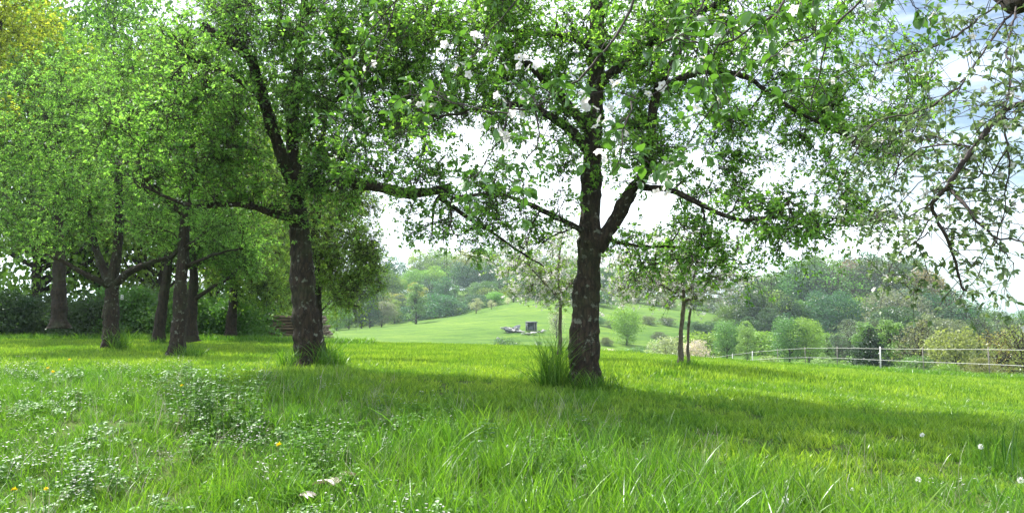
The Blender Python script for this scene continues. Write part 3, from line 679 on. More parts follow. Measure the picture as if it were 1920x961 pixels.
proto('cone', prof_cone, 90, 10000, .034, droop=.5, seeds=(10, 11), squash=.5)
proto('fir', lambda h: .48 * (1.02 - h) ** .85 + .012, 170, 17000, .03, droop=.5, seeds=(21,), squash=.45, n=40)
proto('shrub', prof_shrub, 45, 3800, .055, seeds=(12, 13, 14), tr=.015)
proto('wide', prof_wide, 50, 3200, .035, seeds=(15, 16), tr=.03, n=30)
proto('woodland', prof_round, 80, 16000, .017, seeds=(17, 18), n=40, tr=.022)
def put(key, name, label, cat, px, Y, h, col, group=None, w=1., dz=0., xyz=None, leafm=None):
    crown, wood = KINDS[key][rnd.randrange(len(KINDS[key]))]
    b = G(px, Y) if xyz is None else np.array(xyz)
    t = thing(name, label, cat, (b[0], b[1], b[2] - .02 * h + dz), group, rnd.uniform(0, 6.28)); t.scale = (h * w, h * w * rnd.uniform(.9, 1.1), h)
    for nm, me in (('crown', crown), ('trunk', wood)):
        o = bpy.data.objects.new(nm, me); COL.objects.link(o); o.parent = t
        if nm == 'crown': o.color = (*col, 1)
    return t
def hpx(npx, Y): return npx * Y / FPX
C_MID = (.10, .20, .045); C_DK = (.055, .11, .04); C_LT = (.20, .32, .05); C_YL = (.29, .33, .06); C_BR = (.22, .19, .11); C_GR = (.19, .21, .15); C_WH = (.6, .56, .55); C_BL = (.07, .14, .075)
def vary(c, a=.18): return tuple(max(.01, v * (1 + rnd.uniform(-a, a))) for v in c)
# wood behind the orchard on the left
LG = 'tall trees behind the left orchard'
for px, Y, top, key, c, lab in [
  (-60, 44, -80, 'woodland', C_LT, 'tall broadleaf tree at the far left edge behind the orchard'),
  (70, 40, 20, 'woodland', C_LT, 'tall broadleaf tree behind the forked apple tree, reaching the top edge'),
  (190, 46, -60, 'woodland', C_MID, 'tall broadleaf tree behind the low forked trunk'),
  (300, 42, 60, 'woodland', C_LT, 'light green tree behind the leaning orchard tree'),
  (400, 50, 90, 'woodland', C_MID, 'tall tree behind the slender grey apple tree'),
  (500, 54, 260, 'woodland', C_LT, 'light green tree rising behind the short dark trunk'),
  (590, 60, 340, 'woodland', C_LT, 'light green tree behind the log pile')]:
    h = hpx(640 - top, Y); put(key, 'broadleaf_tree', lab, 'tree', px, Y, h, vary(c, .1), LG, .8)
tree('maple_tree', 'yellow-green maple crown in the top left corner', 'maple tree', [(PL((-60,645,31),(-55,500,31),(-40,350,31),(-20,200,31),(0,40,31)), .3, .1)],
  [E(20,70,31,140,150,2.6,3.5), E(-60,-60,31,200,130,3,2), E(-120,180,31,120,120,3,2)], 30, 300, 3000, 24000, 73, 'leaf_yellow', 'bark_far', ll=(.09, .14), tw=(.3, .9), trunk_sides=14, lw=.8)
# dark hedge and shrubs along the left edge of the orchard
hedge_items = []
for i, px in enumerate(range(-60, 480, 38)):
    for row in range(2):
        Y = 33 + row * 3.5 + rnd.uniform(-.8, .8); hh = hpx(rnd.uniform(62, 92) if px < 190 else rnd.uniform(60, 100), Y)
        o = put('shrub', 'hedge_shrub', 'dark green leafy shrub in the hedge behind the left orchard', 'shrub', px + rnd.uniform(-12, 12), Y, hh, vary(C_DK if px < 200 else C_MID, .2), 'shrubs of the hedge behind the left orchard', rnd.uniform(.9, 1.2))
        hedge_items.append((o, px, ('%s hedge shrub' % ('dark green' if px < 200 else 'mid-green'), '%s %s' % (('in front', 'at the back')[row], min(((-40, 'at the left edge'), (60, 'left of the grey trunk'), (110, 'behind the grey trunk'), (160, 'between grey and forked trunks'), (210, 'behind the forked tree'), (260, 'right of the forked tree'), (300, 'behind the leaning trunk'), (350, 'behind the slender grey trunk'), (400, 'left of the short dark trunk'), (440, 'behind the short dark trunk'), (475, 'beside the log pile')), key=lambda m: abs(m[0] - px))[1]))))
relabel_later = hedge_items
tree('broadleaf_tree', 'grey trunk rising out of the dark hedge at the far left', 'tree', [
  (PL((110,615,30),(112,560,30),(111,490,30),(108,400,30),(100,260,30)), .32, .15)],
  [E(100,360,30,110,60,2.4,2), E(60,440,30,70,40,2,1), E(110,200,30,120,100,3,2)], 20, 240, 2430, 20400, 71, 'leaf_left', 'bark_far', ll=(.07, .1), tw=(.3, .8), trunk_sides=14)
# far trees on the opposite hill: individually named ones
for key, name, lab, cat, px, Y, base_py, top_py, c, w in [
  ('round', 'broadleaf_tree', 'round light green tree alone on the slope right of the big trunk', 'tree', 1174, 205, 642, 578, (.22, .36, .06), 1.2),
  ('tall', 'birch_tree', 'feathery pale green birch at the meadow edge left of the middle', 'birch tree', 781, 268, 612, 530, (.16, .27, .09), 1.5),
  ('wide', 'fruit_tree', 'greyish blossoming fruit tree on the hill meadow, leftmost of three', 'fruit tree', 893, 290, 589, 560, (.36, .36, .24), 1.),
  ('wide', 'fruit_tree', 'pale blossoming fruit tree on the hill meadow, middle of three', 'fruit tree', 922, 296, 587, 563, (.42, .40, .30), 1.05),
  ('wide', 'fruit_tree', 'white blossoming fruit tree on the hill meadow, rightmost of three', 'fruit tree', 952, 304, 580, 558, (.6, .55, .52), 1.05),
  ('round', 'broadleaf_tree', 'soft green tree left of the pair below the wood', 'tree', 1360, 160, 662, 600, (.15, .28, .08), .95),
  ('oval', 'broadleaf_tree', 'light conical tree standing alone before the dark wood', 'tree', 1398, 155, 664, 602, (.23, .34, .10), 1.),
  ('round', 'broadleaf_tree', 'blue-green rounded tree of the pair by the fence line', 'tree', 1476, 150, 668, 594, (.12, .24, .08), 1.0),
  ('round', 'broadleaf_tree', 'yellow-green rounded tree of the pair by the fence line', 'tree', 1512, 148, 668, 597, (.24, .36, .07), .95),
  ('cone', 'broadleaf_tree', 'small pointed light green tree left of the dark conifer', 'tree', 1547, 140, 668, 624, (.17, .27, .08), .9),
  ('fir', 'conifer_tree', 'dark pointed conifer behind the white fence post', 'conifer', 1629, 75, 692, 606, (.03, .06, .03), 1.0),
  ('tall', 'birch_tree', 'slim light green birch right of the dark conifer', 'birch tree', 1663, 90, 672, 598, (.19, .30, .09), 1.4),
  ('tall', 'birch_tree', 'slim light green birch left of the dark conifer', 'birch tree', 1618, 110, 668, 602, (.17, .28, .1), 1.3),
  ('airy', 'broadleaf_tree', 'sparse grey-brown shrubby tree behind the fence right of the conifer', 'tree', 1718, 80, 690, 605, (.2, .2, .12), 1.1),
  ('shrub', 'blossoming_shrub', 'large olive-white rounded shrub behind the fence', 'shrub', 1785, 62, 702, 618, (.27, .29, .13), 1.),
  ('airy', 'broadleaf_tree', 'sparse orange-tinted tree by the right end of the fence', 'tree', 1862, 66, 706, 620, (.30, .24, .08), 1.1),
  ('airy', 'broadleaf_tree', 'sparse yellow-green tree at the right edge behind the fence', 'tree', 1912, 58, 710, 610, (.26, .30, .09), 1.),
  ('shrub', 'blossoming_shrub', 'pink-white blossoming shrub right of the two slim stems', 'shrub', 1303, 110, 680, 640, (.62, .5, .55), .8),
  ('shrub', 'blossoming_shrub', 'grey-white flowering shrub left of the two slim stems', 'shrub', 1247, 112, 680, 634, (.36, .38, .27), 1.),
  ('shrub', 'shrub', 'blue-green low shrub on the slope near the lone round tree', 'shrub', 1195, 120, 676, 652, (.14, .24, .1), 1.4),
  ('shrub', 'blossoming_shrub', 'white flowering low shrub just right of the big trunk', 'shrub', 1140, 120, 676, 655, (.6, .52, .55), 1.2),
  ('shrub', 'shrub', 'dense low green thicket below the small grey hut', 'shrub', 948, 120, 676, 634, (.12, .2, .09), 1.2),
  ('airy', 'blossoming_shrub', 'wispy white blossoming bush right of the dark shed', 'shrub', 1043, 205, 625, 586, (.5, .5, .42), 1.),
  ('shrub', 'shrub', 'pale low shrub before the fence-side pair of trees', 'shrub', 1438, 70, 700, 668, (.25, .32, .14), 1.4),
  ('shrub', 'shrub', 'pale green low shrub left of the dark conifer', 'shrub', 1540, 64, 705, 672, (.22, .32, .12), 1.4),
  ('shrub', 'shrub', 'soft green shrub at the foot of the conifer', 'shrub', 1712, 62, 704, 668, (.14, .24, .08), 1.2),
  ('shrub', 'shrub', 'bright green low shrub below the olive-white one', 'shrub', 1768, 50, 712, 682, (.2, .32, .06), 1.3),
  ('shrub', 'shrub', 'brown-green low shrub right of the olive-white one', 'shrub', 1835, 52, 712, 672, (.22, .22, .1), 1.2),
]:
    b = G(px, Y); top = P(px, top_py, Y)[2]; bz = P(px, base_py, Y)[2]; z0 = min(b[2], bz) if Y < 130 else b[2]
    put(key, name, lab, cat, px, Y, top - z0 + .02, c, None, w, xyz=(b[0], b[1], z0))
thick_ = []
for i, (px, Y, hp, w) in enumerate([(1215,255,16,1.6),(1250,262,14,2),(1290,258,15,2.2),(1330,252,15,2),(1368,245,16,1.8),(1235,225,12,1.8),(1275,215,16,2.2),(1318,212,17,2.2),(1350,205,13,2),(1120,240,16,1.6),(1145,236,14,1.6),(1135,200,14,1.6),(1395,200,13,2),(1420,190,12,2),(1080,190,9,1.6),(1010,190,7,1.8),(1060,170,8,1.6)]):
    th_ = put('shrub', 'thicket_shrub', 'low grey-green thicket shrub on the terraced slope behind the young trees', 'shrub', px, Y, hpx(hp, Y), vary((.12, .17, .08), .25), 'low thickets on the terraced slope', w); thick_.append((th_, px, ('low grey-green thicket', ('high' if Y > 250 else 'halfway up' if Y > 205 else 'low') + ' on the terraced slope')))
# woods: left ridge and right hill
CNAME = {id(C_MID): 'mid-green', id(C_DK): 'dark green', id(C_LT): 'light green', id(C_YL): 'yellow-green', id(C_BR): 'brownish', id(C_GR): 'grey-green', id(C_BL): 'blue-green'}
SNAME = {'round': 'rounded', 'oval': 'upright', 'tall': 'slim', 'airy': 'sparse', 'shrub': 'bushy', 'woodland': 'tall'}
ORD = ['leftmost', 'second', 'third', 'fourth', 'fifth', 'sixth', 'seventh', 'eighth']
def relabel(items):
    d = {}
    for o, px, words in items: d.setdefault(words, []).append((px, o))
    for words, l in d.items():
        l.sort(key=lambda q: q[0])
        for i, (px, o) in enumerate(l):
            a, b = words
            o['label'] = ('%s %s' % (a, b)) if len(l) == 1 else ('%s %ss %s' % ('leftmost of the' if i == 0 else 'rightmost of the' if i == len(l) - 1 else ORD[min(i, 7)] + ' from left of', a, b))
def near_mark(px, marks): return min(marks, key=lambda m: abs(m[0] - px))[1]
def wood(rows, label, group, cat='tree', rown=(), marks=()):
    items = []
    for ri, (px0, px1, Y, top_f, step, keys, cols) in enumerate(rows):
        px = px0
        while px < px1:
            p = px + rnd.uniform(-.3, .3) * step; yy = (Y if not isinstance(Y, list) else np.interp(p, [q[0] for q in Y], [q[1] for q in Y])) * rnd.uniform(.97, 1.04)
            top = np.interp(p, [t[0] for t in top_f], [t[1] for t in top_f]) + rnd.uniform(-16, 16)
            b = G(p, yy); h = P(p, top, yy)[2] - b[2]
            h = max(h, 5.5)
            ky = rnd.choice(keys); cl = rnd.choice(cols)
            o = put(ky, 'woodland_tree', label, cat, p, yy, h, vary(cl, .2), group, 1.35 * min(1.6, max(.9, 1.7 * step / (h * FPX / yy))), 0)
            items.append((o, p, ('%s %s tree' % (CNAME[id(cl)], SNAME[ky]), '%s %s' % (rown[ri], near_mark(p, marks)))))
            px += step * .8
    relabel(items)
GL = 'trees of the wood above the hill meadow'; GR_ = 'trees of the wood on the right hill'
EDGE = [(600,240),(700,270),(780,292),(880,312),(960,326),(1120,345)]
wood([(600, 1130, EDGE, [(600,578),(700,570),(780,568),(880,556),(960,545),(1120,542)], 30, ['round','shrub','oval','airy'], [C_BL, C_MID, C_GR, C_LT]),
      (580, 1120, [(a, b + 40) for a, b in EDGE], [(580,555),(640,540),(700,535),(760,540),(850,525),(960,528),(1120,530)], 32, ['round','oval','tall','airy'], [C_BL, C_MID, C_YL, C_LT]),
      (560, 1160, [(a, b + 80) for a, b in EDGE], [(560,540),(640,520),(700,505),(800,502),(880,508),(960,500),(1120,515)], 36, ['round','round','airy','oval'], [C_LT, C_YL, C_MID, C_GR, C_BL]),
      (600, 1300, 450, [(600,525),(640,508),(720,490),(800,480),(900,482),(1000,472),(1200,500),(1300,520)], 38, ['round','round','oval'], [C_MID, C_LT, C_YL, C_GR, C_BL])],
     'broadleaf tree in the mixed wood above the hill meadow', GL, 'tree', ('at the meadow edge', 'in the second row', 'in the upper wood', 'on the skyline'),
     ((640, 'by the bright crown'), (781, 'near the birch'), (922, 'near the fruit trees'), (1000, 'above the shed'), (1100, 'behind the big trunk'), (1230, 'above the slope')))
relabel(relabel_later); relabel(thick_)
wood([(1000, 1130, 305, [(1000,550),(1130,548)], 28, ['round','shrub'], [C_BL, C_DK, C_MID]),
      (1120, 1420, 335, [(1120,570),(1250,560),(1420,560)], 34, ['round','shrub','oval'], [C_BL, C_MID, C_GR]),
      (1310, 1480, 230, [(1300,605),(1400,590),(1480,590)], 34, ['round','oval'], [C_BL, C_DK]),
      (1370, 1720, 240, [(1360,575),(1430,560),(1520,550),(1600,545),(1720,560)], 40, ['round','oval','airy'], [C_BL, C_DK, C_MID, C_LT, C_GR]),
      (1380, 1800, 290, [(1380,550),(1450,525),(1560,490),(1640,495),(1700,515),(1760,525),(1800,570)], 44, ['round','airy','round','oval'], [C_GR, C_MID, C_LT, C_BR, C_BL]),
      (1420, 1780, 360, [(1400,520),(1520,495),(1600,483),(1680,490),(1780,540)], 46, ['round','oval'], [C_MID, C_LT, C_BL]),
      (1560, 1860, 170, [(1560,620),(1700,590),(1800,595),(1860,600)], 38, ['round','airy','oval'], [C_BL, C_GR, C_DK, C_MID]),
      (1690, 1860, 215, [(1680,560),(1760,555),(1800,560),(1860,590)], 36, ['round','airy'], [C_BL, C_GR, C_MID]),
      (1830, 2080, 190, [(1830,600),(1880,590),(1920,598),(2080,600)], 36, ['airy','oval','round'], [C_GR, C_MID, C_YL]),
      (1840, 2100, 420, [(1840,592),(1920,596),(2100,600)], 34, ['round'], [C_MID, C_BL]),
      (1330, 1620, 190, [(1330,640),(1450,632),(1620,640)], 40, ['shrub','round'], [C_LT, C_BL, C_MID])],
     'broadleaf tree in the dense wood covering the right hill', GR_, 'tree',
     ('up the slope', 'above the terraces', 'in the front wood', 'in the middle wood', 'in the upper wood', 'on the skyline', 'at the wood foot', 'on the right shoulder', 'at the far right', 'on the far ridge', 'before the wood'),
     ((1100, 'behind the big trunk'), (1290, 'behind the slim stems'), (1400, 'over the conical tree'), (1495, 'over the pair'), (1629, 'over the conifer'), (1785, 'over the olive shrub'), (1900, 'by the right edge')))

# ------------------------------------------------------------------ grass: a few clump meshes set out over the meadow
def blades(a, g, n, rad, h0, h1, w, seg, lean, curl, mi=0, t0=.5, c=(0, 0), tip=.1):
    r = rad * np.sqrt(g.random(n)); an = g.uniform(0, 6.283, n); p = np.stack([c[0] + r * np.cos(an), c[1] + r * np.sin(an), np.full(n, -.03)], 1)
    d = rdir(n, g) * lean; d[:, 2] = 0; h = g.uniform(h0, h1, n)[:, None]; side = nrm(np.stack([np.cos(an * 3 + 1), np.sin(an * 3 + 1), np.zeros(n)], 1))
    bend = nrm(rdir(n, g) * [1, 1, 0]) * g.uniform(.2, 1, (n, 1)) * curl
    t = np.linspace(0, 1, seg + 1)
    V = []
    for i, ti in enumerate(t):
        c_ = p + h * ti * np.array([0, 0, 1]) * (1 - .35 * curl * ti) + d * h * ti + bend * h * ti * ti * .9
        ww = w * (1 - ti ** 2 * .9) * .5 * g.uniform(.9, 1.1, (n, 1)) if i == 0 else ww0 * (1 - ti ** 2 * .9)
        if i == 0: ww0 = w * .5 * g.uniform(.7, 1.3, (n, 1)); ww = ww0
        if i < seg: V += [c_ - side * ww, c_ + side * ww]
        else: V += [c_]
    k = 2 * seg + 1; V = np.stack(V, 1); b = np.arange(n)[:, None, None] * k
    q = np.array([[2 * i, 2 * i + 1, 2 * i + 3, 2 * i + 2] for i in range(seg - 1)]).reshape(-1, 4); f = np.array([[2 * seg - 2, 2 * seg - 1, 2 * seg]])
    a.add(V.reshape(-1, 3), (b + f[None]).reshape(-1, 3), (b + q[None]).reshape(-1, 4) if seg > 1 else None, np.clip(np.repeat(g.normal(t0, .33, n), k), 0, 1), mi)
def scatter(name, label, pts, rot, scl, idx, protos):
    me = bpy.data.meshes.new(name); n = len(pts); me.vertices.add(n); me.vertices.foreach_set('co', np.asarray(pts, np.float32).ravel())
    for nm, ty, dat, key in (('rot', 'FLOAT_VECTOR', rot, 'vector'), ('scl', 'FLOAT', scl, 'value'), ('idx', 'INT', idx, 'value')):
        a = me.attributes.new(nm, ty, 'POINT'); a.data.foreach_set(key, np.asarray(dat, np.int32 if ty == 'INT' else np.float32).ravel())
    ob = bpy.data.objects.new(name, me); COL.objects.link(ob); ob['kind'] = 'stuff'; ob['label'] = label
    c = bpy.data.collections.new(name + '_clumps')
    for i, m_ in enumerate(protos):
        c.objects.link(bpy.data.objects.new('%s_clump_%02d' % (name, i), m_))
    ng = bpy.data.node_groups.new(name + '_scatter', 'GeometryNodeTree')
    ng.interface.new_socket('Geometry', in_out='INPUT', socket_type='NodeSocketGeometry'); ng.interface.new_socket('Geometry', in_out='OUTPUT', socket_type='NodeSocketGeometry')
    N = ng.nodes; L = ng.links; gi = N.new('NodeGroupInput'); go = N.new('NodeGroupOutput')
    ci = N.new('GeometryNodeCollectionInfo'); ci.inputs['Collection'].default_value = c; ci.inputs['Separate Children'].default_value = True; ci.inputs['Reset Children'].default_value = True
    ip = N.new('GeometryNodeInstanceOnPoints'); ip.inputs['Pick Instance'].default_value = True
    def at(nm, ty):
        q = N.new('GeometryNodeInputNamedAttribute'); q.data_type = ty; q.inputs['Name'].default_value = nm; return [s for s in q.outputs if s.enabled][0]
    L.new(gi.outputs[0], ip.inputs['Points']); L.new(ci.outputs[0], ip.inputs['Instance'])
    L.new(at('idx', 'INT'), ip.inputs['Instance Index']); L.new(at('rot', 'FLOAT_VECTOR'), ip.inputs['Rotation']); L.new(at('scl', 'FLOAT'), ip.inputs['Scale'])
    L.new(ip.outputs[0], go.inputs[0])
    md = ob.modifiers.new('scatter', 'NODES'); md.node_group = ng
    return ob
TB_X = [-12, -10, -4.7, -1.8, .8, 2.6, 4.4, 8]; TB_Y = [16, 15, 12, 9.9, 7.9, 6.4, 5.9, 5.6]
def tallness(x, y):
    """> 0 inside the unmown corner in front"""
    return np.interp(x, TB_X, TB_Y) - y + .5 * np.sin(x * 1.9) + .4 * np.sin(x * 4.3 + y * 2) + .25 * np.sin(y * 5.1 + x)
g = np.random.default_rng(3)
def field(n, y0, y1, pw):
    # uniform over the seen wedge with density falling as distance grows
    t = g.random(n); y = (y0 ** pw + t * (y1 ** pw - y0 ** pw)) ** (1 / pw); x = g.uniform(-.82, .82, n) * (y + 2.6)
    return x, y
def protoset(name, m, spec, k=6):
    o = []
    for i in range(k):
        a = Acc(); gg = np.random.default_rng(i + len(name) * 7)
        for s in spec: blades(a, gg, *s)
        o.append(a.mesh(name, M[m]))
    return o
def rots(n, tilt=.1): return np.stack([g.normal(0, tilt, n), g.normal(0, tilt, n), g.uniform(0, 6.283, n)], 1)
mown_near = protoset('mown_grass', 'grass', [(26, .14, .03, .08, .010, 2, .45, .5, 0, .3), (18, .13, .06, .14, .010, 3, .3, .6, 0, .7)])
mown_mid = protoset('mown_grass_mid', 'grass', [(42, .3, .05, .10, .016, 1, .3, .0, 0, .3), (26, .3, .07, .16, .017, 2, .3, .4, 0, .75)])
mown_far = protoset('mown_grass_far', 'grass', [(120, .7, .05, .12, .025, 1, .3, .0)])
x, y = field(31000, 4.4, 15, 1.3); k = (tallness(x, y) < .3) & (g.random(len(x)) < .62 + .5 * np.sin(x * 2.1 + 3 * np.sin(y * .9)) * np.sin(y * 2.7 + x)); x, y = x[k], y[k]
clump_h = .6 + .7 * (.5 + .5 * np.sin(x * 1.7 + np.sin(y * 2.1)) * np.sin(y * 1.3 + x * .6))
scatter('mown_grass', 'short mown meadow grass in front of the trees', np.stack([x, y, TZ(x, y)], 1), rots(len(x)), clump_h * g.uniform(.8, 1.25, len(x)), g.integers(0, 6, len(x)), mown_near)
x, y = field(15000, 14, 33, 1.2)
scatter('mown_grass_middle', 'short mown meadow grass between the orchard trees', np.stack([x, y, TZ(x, y)], 1), rots(len(x), .05), g.uniform(.8, 1.3, len(x)), g.integers(0, 6, len(x)), mown_mid)
x, y = field(7000, 30, 75, 1.1)
scatter('mown_grass_far', 'short mown meadow grass towards the far edge of the meadow', np.stack([x, y, TZ(x, y)], 1), rots(len(x), .05), g.uniform(.8, 1.3, len(x)), g.integers(0, 6, len(x)), mown_far)
# unmown grass
tall_p = protoset('tall_grass', 'tall_grass', [(20, .10, .12, .32, .008, 4, .35, .9), (12, .12, .3, .5, .008, 5, .22, .6)], 8)
low_p = protoset('low_grass', 'tall_grass', [(34, .12, .08, .2, .008, 3, .5, .9)], 6)
x, y = field(9000, 4.2, 17, 1.4); tl = tallness(x, y)
dens = .5 + .5 * np.sin(x * 1.3 + 2 + y * .8) * np.sin(y * 1.7 - x * .5) + .55 * ((x > -.9) & (x < 3.5)) - .3 * ((x < -.8) & (y < 8.5))
k = (tl > 0) & (g.random(len(x)) < .15 + .75 * np.clip(dens, 0, 1)); x, y, tl = x[k], y[k], tl[k]
scatter('tall_grass', 'unmown tall grass in the foreground', np.stack([x, y, TZ(x, y)], 1), rots(len(x), .12), g.uniform(.55, 1.05, len(x)) * (.55 + .45 * np.clip(tl, 0, 1)) * (1 - .2 * (x < -3) + .35 * ((x > -1.2) & (x < 2.5) & (y < 8))), g.integers(0, 8, len(x)), tall_p)
x, y = field(11000, 4.2, 17, 1.4); k = (tallness(x, y) > -.3) | ((g.random(len(x)) < .16) & (y < 14)); x, y = x[k], y[k]
scatter('low_grass', 'lower grass growing among the weeds in the foreground', np.stack([x, y, TZ(x, y)], 1), rots(len(x), .12), g.uniform(.6, 1.1, len(x)), g.integers(0, 6, len(x)), low_p)
# broad-leaved weeds and tiny white flowers between the grass
wp = []
for i in range(8):
    gg = np.random.default_rng(i + 90); a = Acc(); n = 12
    for s_ in range(n):
        an = gg.uniform(0, 6.283); r = gg.uniform(.02, .16); h = gg.uniform(.04, .2); b = np.array([math.cos(an) * r * .3, math.sin(an) * r * .3, -.02]); e = np.array([math.cos(an) * r, math.sin(an) * r, h])
        tubes(a, spline([b, (b + e) / 2 + [0, 0, .02], e], 4), np.full(4, .0012), 3, .3)
        m_ = 3 if i % 2 else 5
        for q in range(m_):
            aa = an + (q - (m_ - 1) / 2) * (1.3 if m_ == 3 else .9); d = np.array([[math.cos(aa), math.sin(aa), gg.uniform(-.25, .15)]])
            leaves(a, e[None], d, nrm(np.array([[gg.normal(0, .25), gg.normal(0, .25), 1]])), gg.uniform(.035, .062), gg.uniform(.022, .036), np.array([gg.uniform(0, 1)]), .06, shape=1)
    wp.append(a.mesh('weed', M['weed'], True))
x, y = field(9000, 4.2, 16, 1.3); tl = tallness(x, y)
wd = .5 + .5 * np.sin(x * 2.3 + 1) * np.sin(y * 2.1 + x * .9)
wgt = np.where(x < -.6, .40, .16) * np.clip(wd * 1.6 - .35, .06, 1) * np.where(y > 10, .5, 1)
k = (tl > .2) & (g.random(len(x)) < wgt); x, y = x[k], y[k]
scatter('weeds', 'low broad-leaved weeds covering the unmown foreground', np.stack([x, y, TZ(x, y)], 1), rots(len(x), .25), g.uniform(.4, 1.0, len(x)), g.integers(0, 8, len(x)), wp)
fp = []
for i in range(5):
    gg = np.random.default_rng(i + 190); a = Acc(); n = 7
    for s_ in range(n):
        an = gg.uniform(0, 6.283); r = gg.uniform(.02, .14); h = gg.uniform(.1, .24); b = np.array([math.cos(an) * r * .5, math.sin(an) * r * .5, -.02]); e = np.array([math.cos(an) * r, math.sin(an) * r, h])
        tubes(a, spline([b, (b + e) / 2 + [0, 0, .02], e], 4), np.full(4, .001), 3, .3, mi=1)
        for q in range(5):
            aa = q * 1.257 + an; d = np.array([[math.cos(aa), math.sin(aa), .25]]); leaves(a, e[None], d, np.array([[0, 0, 1.]]), .011, .009, np.array([.6]), .05)
    fp.append(a.mesh('white_flower', [M['petal'], M['weed']]))
x, y = field(3400, 4.2, 15, 1.3); tl = tallness(x, y); wd = np.sin(x * 1.7 + 2) * np.sin(y * 1.9 + x)
k = (tl > .2) & (g.random(len(x)) < np.where(x < -.5, .75, .15) * np.clip(wd + .5, .03, 1)); x, y = x[k], y[k]
scatter('tiny_white_flowers', 'tiny white flowers sprinkled over the weeds', np.stack([x, y, TZ(x, y)], 1), rots(len(x), .15), g.uniform(.7, 1.2, len(x)), g.integers(0, 5, len(x)), fp)
stalk = protoset('grass_stalk', 'deadleaf', [(9, .2, .3, .62, .0035, 6, .25, .5)], 4)
x, y = field(420, 4.4, 11, 1.3); k = tallness(x, y) > -.6; x, y = x[k], y[k]
scatter('dry_grass_stalks', 'thin straw-coloured stalks standing between the grass', np.stack([x, y, TZ(x, y)], 1), rots(len(x), .2), g.uniform(.5, 1, len(x)), g.integers(0, 4, len(x)), stalk)
# grass strip under the fence
strip = protoset('fence_grass', 'tall_grass', [(60, .35, .15, .42, .02, 3, .4, .7)], 4)
x = 17 + g.normal(0, .7, 1300) + .3; y = g.uniform(20, 62, 1300)
scatter('fence_grass', 'taller green grass left standing along the fence', np.stack([x, y, TZ(x, y)], 1), rots(1300), g.uniform(.6, 1.1, 1300), g.integers(0, 4, 1300), strip)
x = g.uniform(-42, -6, 1500); y = 32.0 + g.normal(0, .9, 1500) + np.clip(-x - 20, 0, 30) * .0
scatter('hedge_grass', 'longer grass and nettles at the foot of the hedge', np.stack([x, y, TZ(x, y)], 1), rots(1500), g.uniform(.6, 1.3, 1500), g.integers(0, 4, 1500), strip)

# ------------------------------------------------------------------ tufts round the trunks
def tuft(label, px, Y, n, rad, h0, h1, w, seed, group='tall grass tufts at the foot of the trunks', m='tall_grass'):
    b = G(px, Y); gg = np.random.default_rng(seed); a = Acc()
    blades(a, gg, n, rad, h0, h1, w, 6, .28, .8, t0=.35); blades(a, gg, n // 2, rad * 1.3, h0 * .5, h1 * .5, w, 4, .5, 1.1, t0=.4)
    o = a.obj('grass_tuft', M[m]); o.location = b; tag(o, label, 'grass tuft', group); return o
tuft('tall dark green grass tuft left of the big lichen-flecked trunk', 1036, 11.35, 260, .22, .5, 1.3, .010, 1)
tuft('lower grass tuft hugging the foot of the big trunk', 1100, 11.15, 240, .30, .18, .5, .009, 2)
tuft('short grass tuft on the right foot of the big trunk', 1140, 11.3, 150, .22, .15, .42, .009, 3)
tuft('drooping dark grass tuft left of the stout leaning trunk', 546, 12.8, 150, .20, .25, .6, .010, 4)
tuft('grass and nettle tuft right of the stout leaning trunk', 618, 12.8, 240, .28, .3, .75, .011, 5)
tuft('thin grass tuft right of the low forked trunk', 232, 21.7, 110, .25, .5, 1.15, .015, 6)
tuft('dark grass tuft right of the slender grey trunk', 356, 20.2, 160, .35, .3, .7, .014, 7)
tuft('small grass tuft at the foot of the leaning orchard tree', 300, 26.6, 90, .35, .2, .5, .018, 8)
tuft('small grass tuft at the foot of the two slim stems', 1284, 16.8, 110, .22, .12, .35, .012, 9)

# ------------------------------------------------------------------ single plants in the foreground
def on_ground(px, py, h):
    """place where something h above the ground is sighted at px, py"""
    best = None
    for Y in np.linspace(5.2, 30, 1200):
        q = P(px, py, Y); e = q[2] - h - tz(q[0], Y)
        if e < 0: return q[0], Y, tz(q[0], Y)
    return q[0], 30, tz(q[0], 30)
dg = np.random.default_rng(77)
def head_mesh(kind):
    a = Acc(); n = 46 if kind == 'd' else 60
    if kind == 'd':
        d = rdir(n, dg); d[:, 2] = np.abs(d[:, 2]) * .6; leaves(a, np.zeros((n, 3)), d, np.array([[0, 0, 1.]]) + rdir(n, dg) * .2, dg.uniform(.6, 1, n), .22, dg.random(n), .03)
    else:
        d = rdir(n, dg); leaves(a, d * .35, d, rdir(n, dg), .65, .3, dg.random(n), .02)
    return a.mesh('flower_head', M['dandelion' if kind == 'd' else 'fluff'])
def st_mesh():
    a = Acc(); tubes(a, spline([[.03, 0, -.02], [.02, .01, .5], [0, 0, 1]], 8), np.full(8, .012), 5, .5)
    return a.mesh('stem', M['tall_grass'], True)
hm = {'d': head_mesh('d'), 'f': head_mesh('f')}; sm = st_mesh()
def flower(px, py, h, kind, label, size, group):
    x, y, z = on_ground(px, py, h)
    t = thing('dandelion', label, 'dandelion', (x, y, z), group)
    s = bpy.data.objects.new('stem', sm); COL.objects.link(s); s.parent = t; s.scale = (.16, .16, h)
    o = bpy.data.objects.new('flower_head', hm[kind]); COL.objects.link(o); o.parent = t; o.location = (0, 0, h); o.scale = (size,) * 3; o.rotation_euler = (-.35 if kind == 'd' else 0, .2, px)
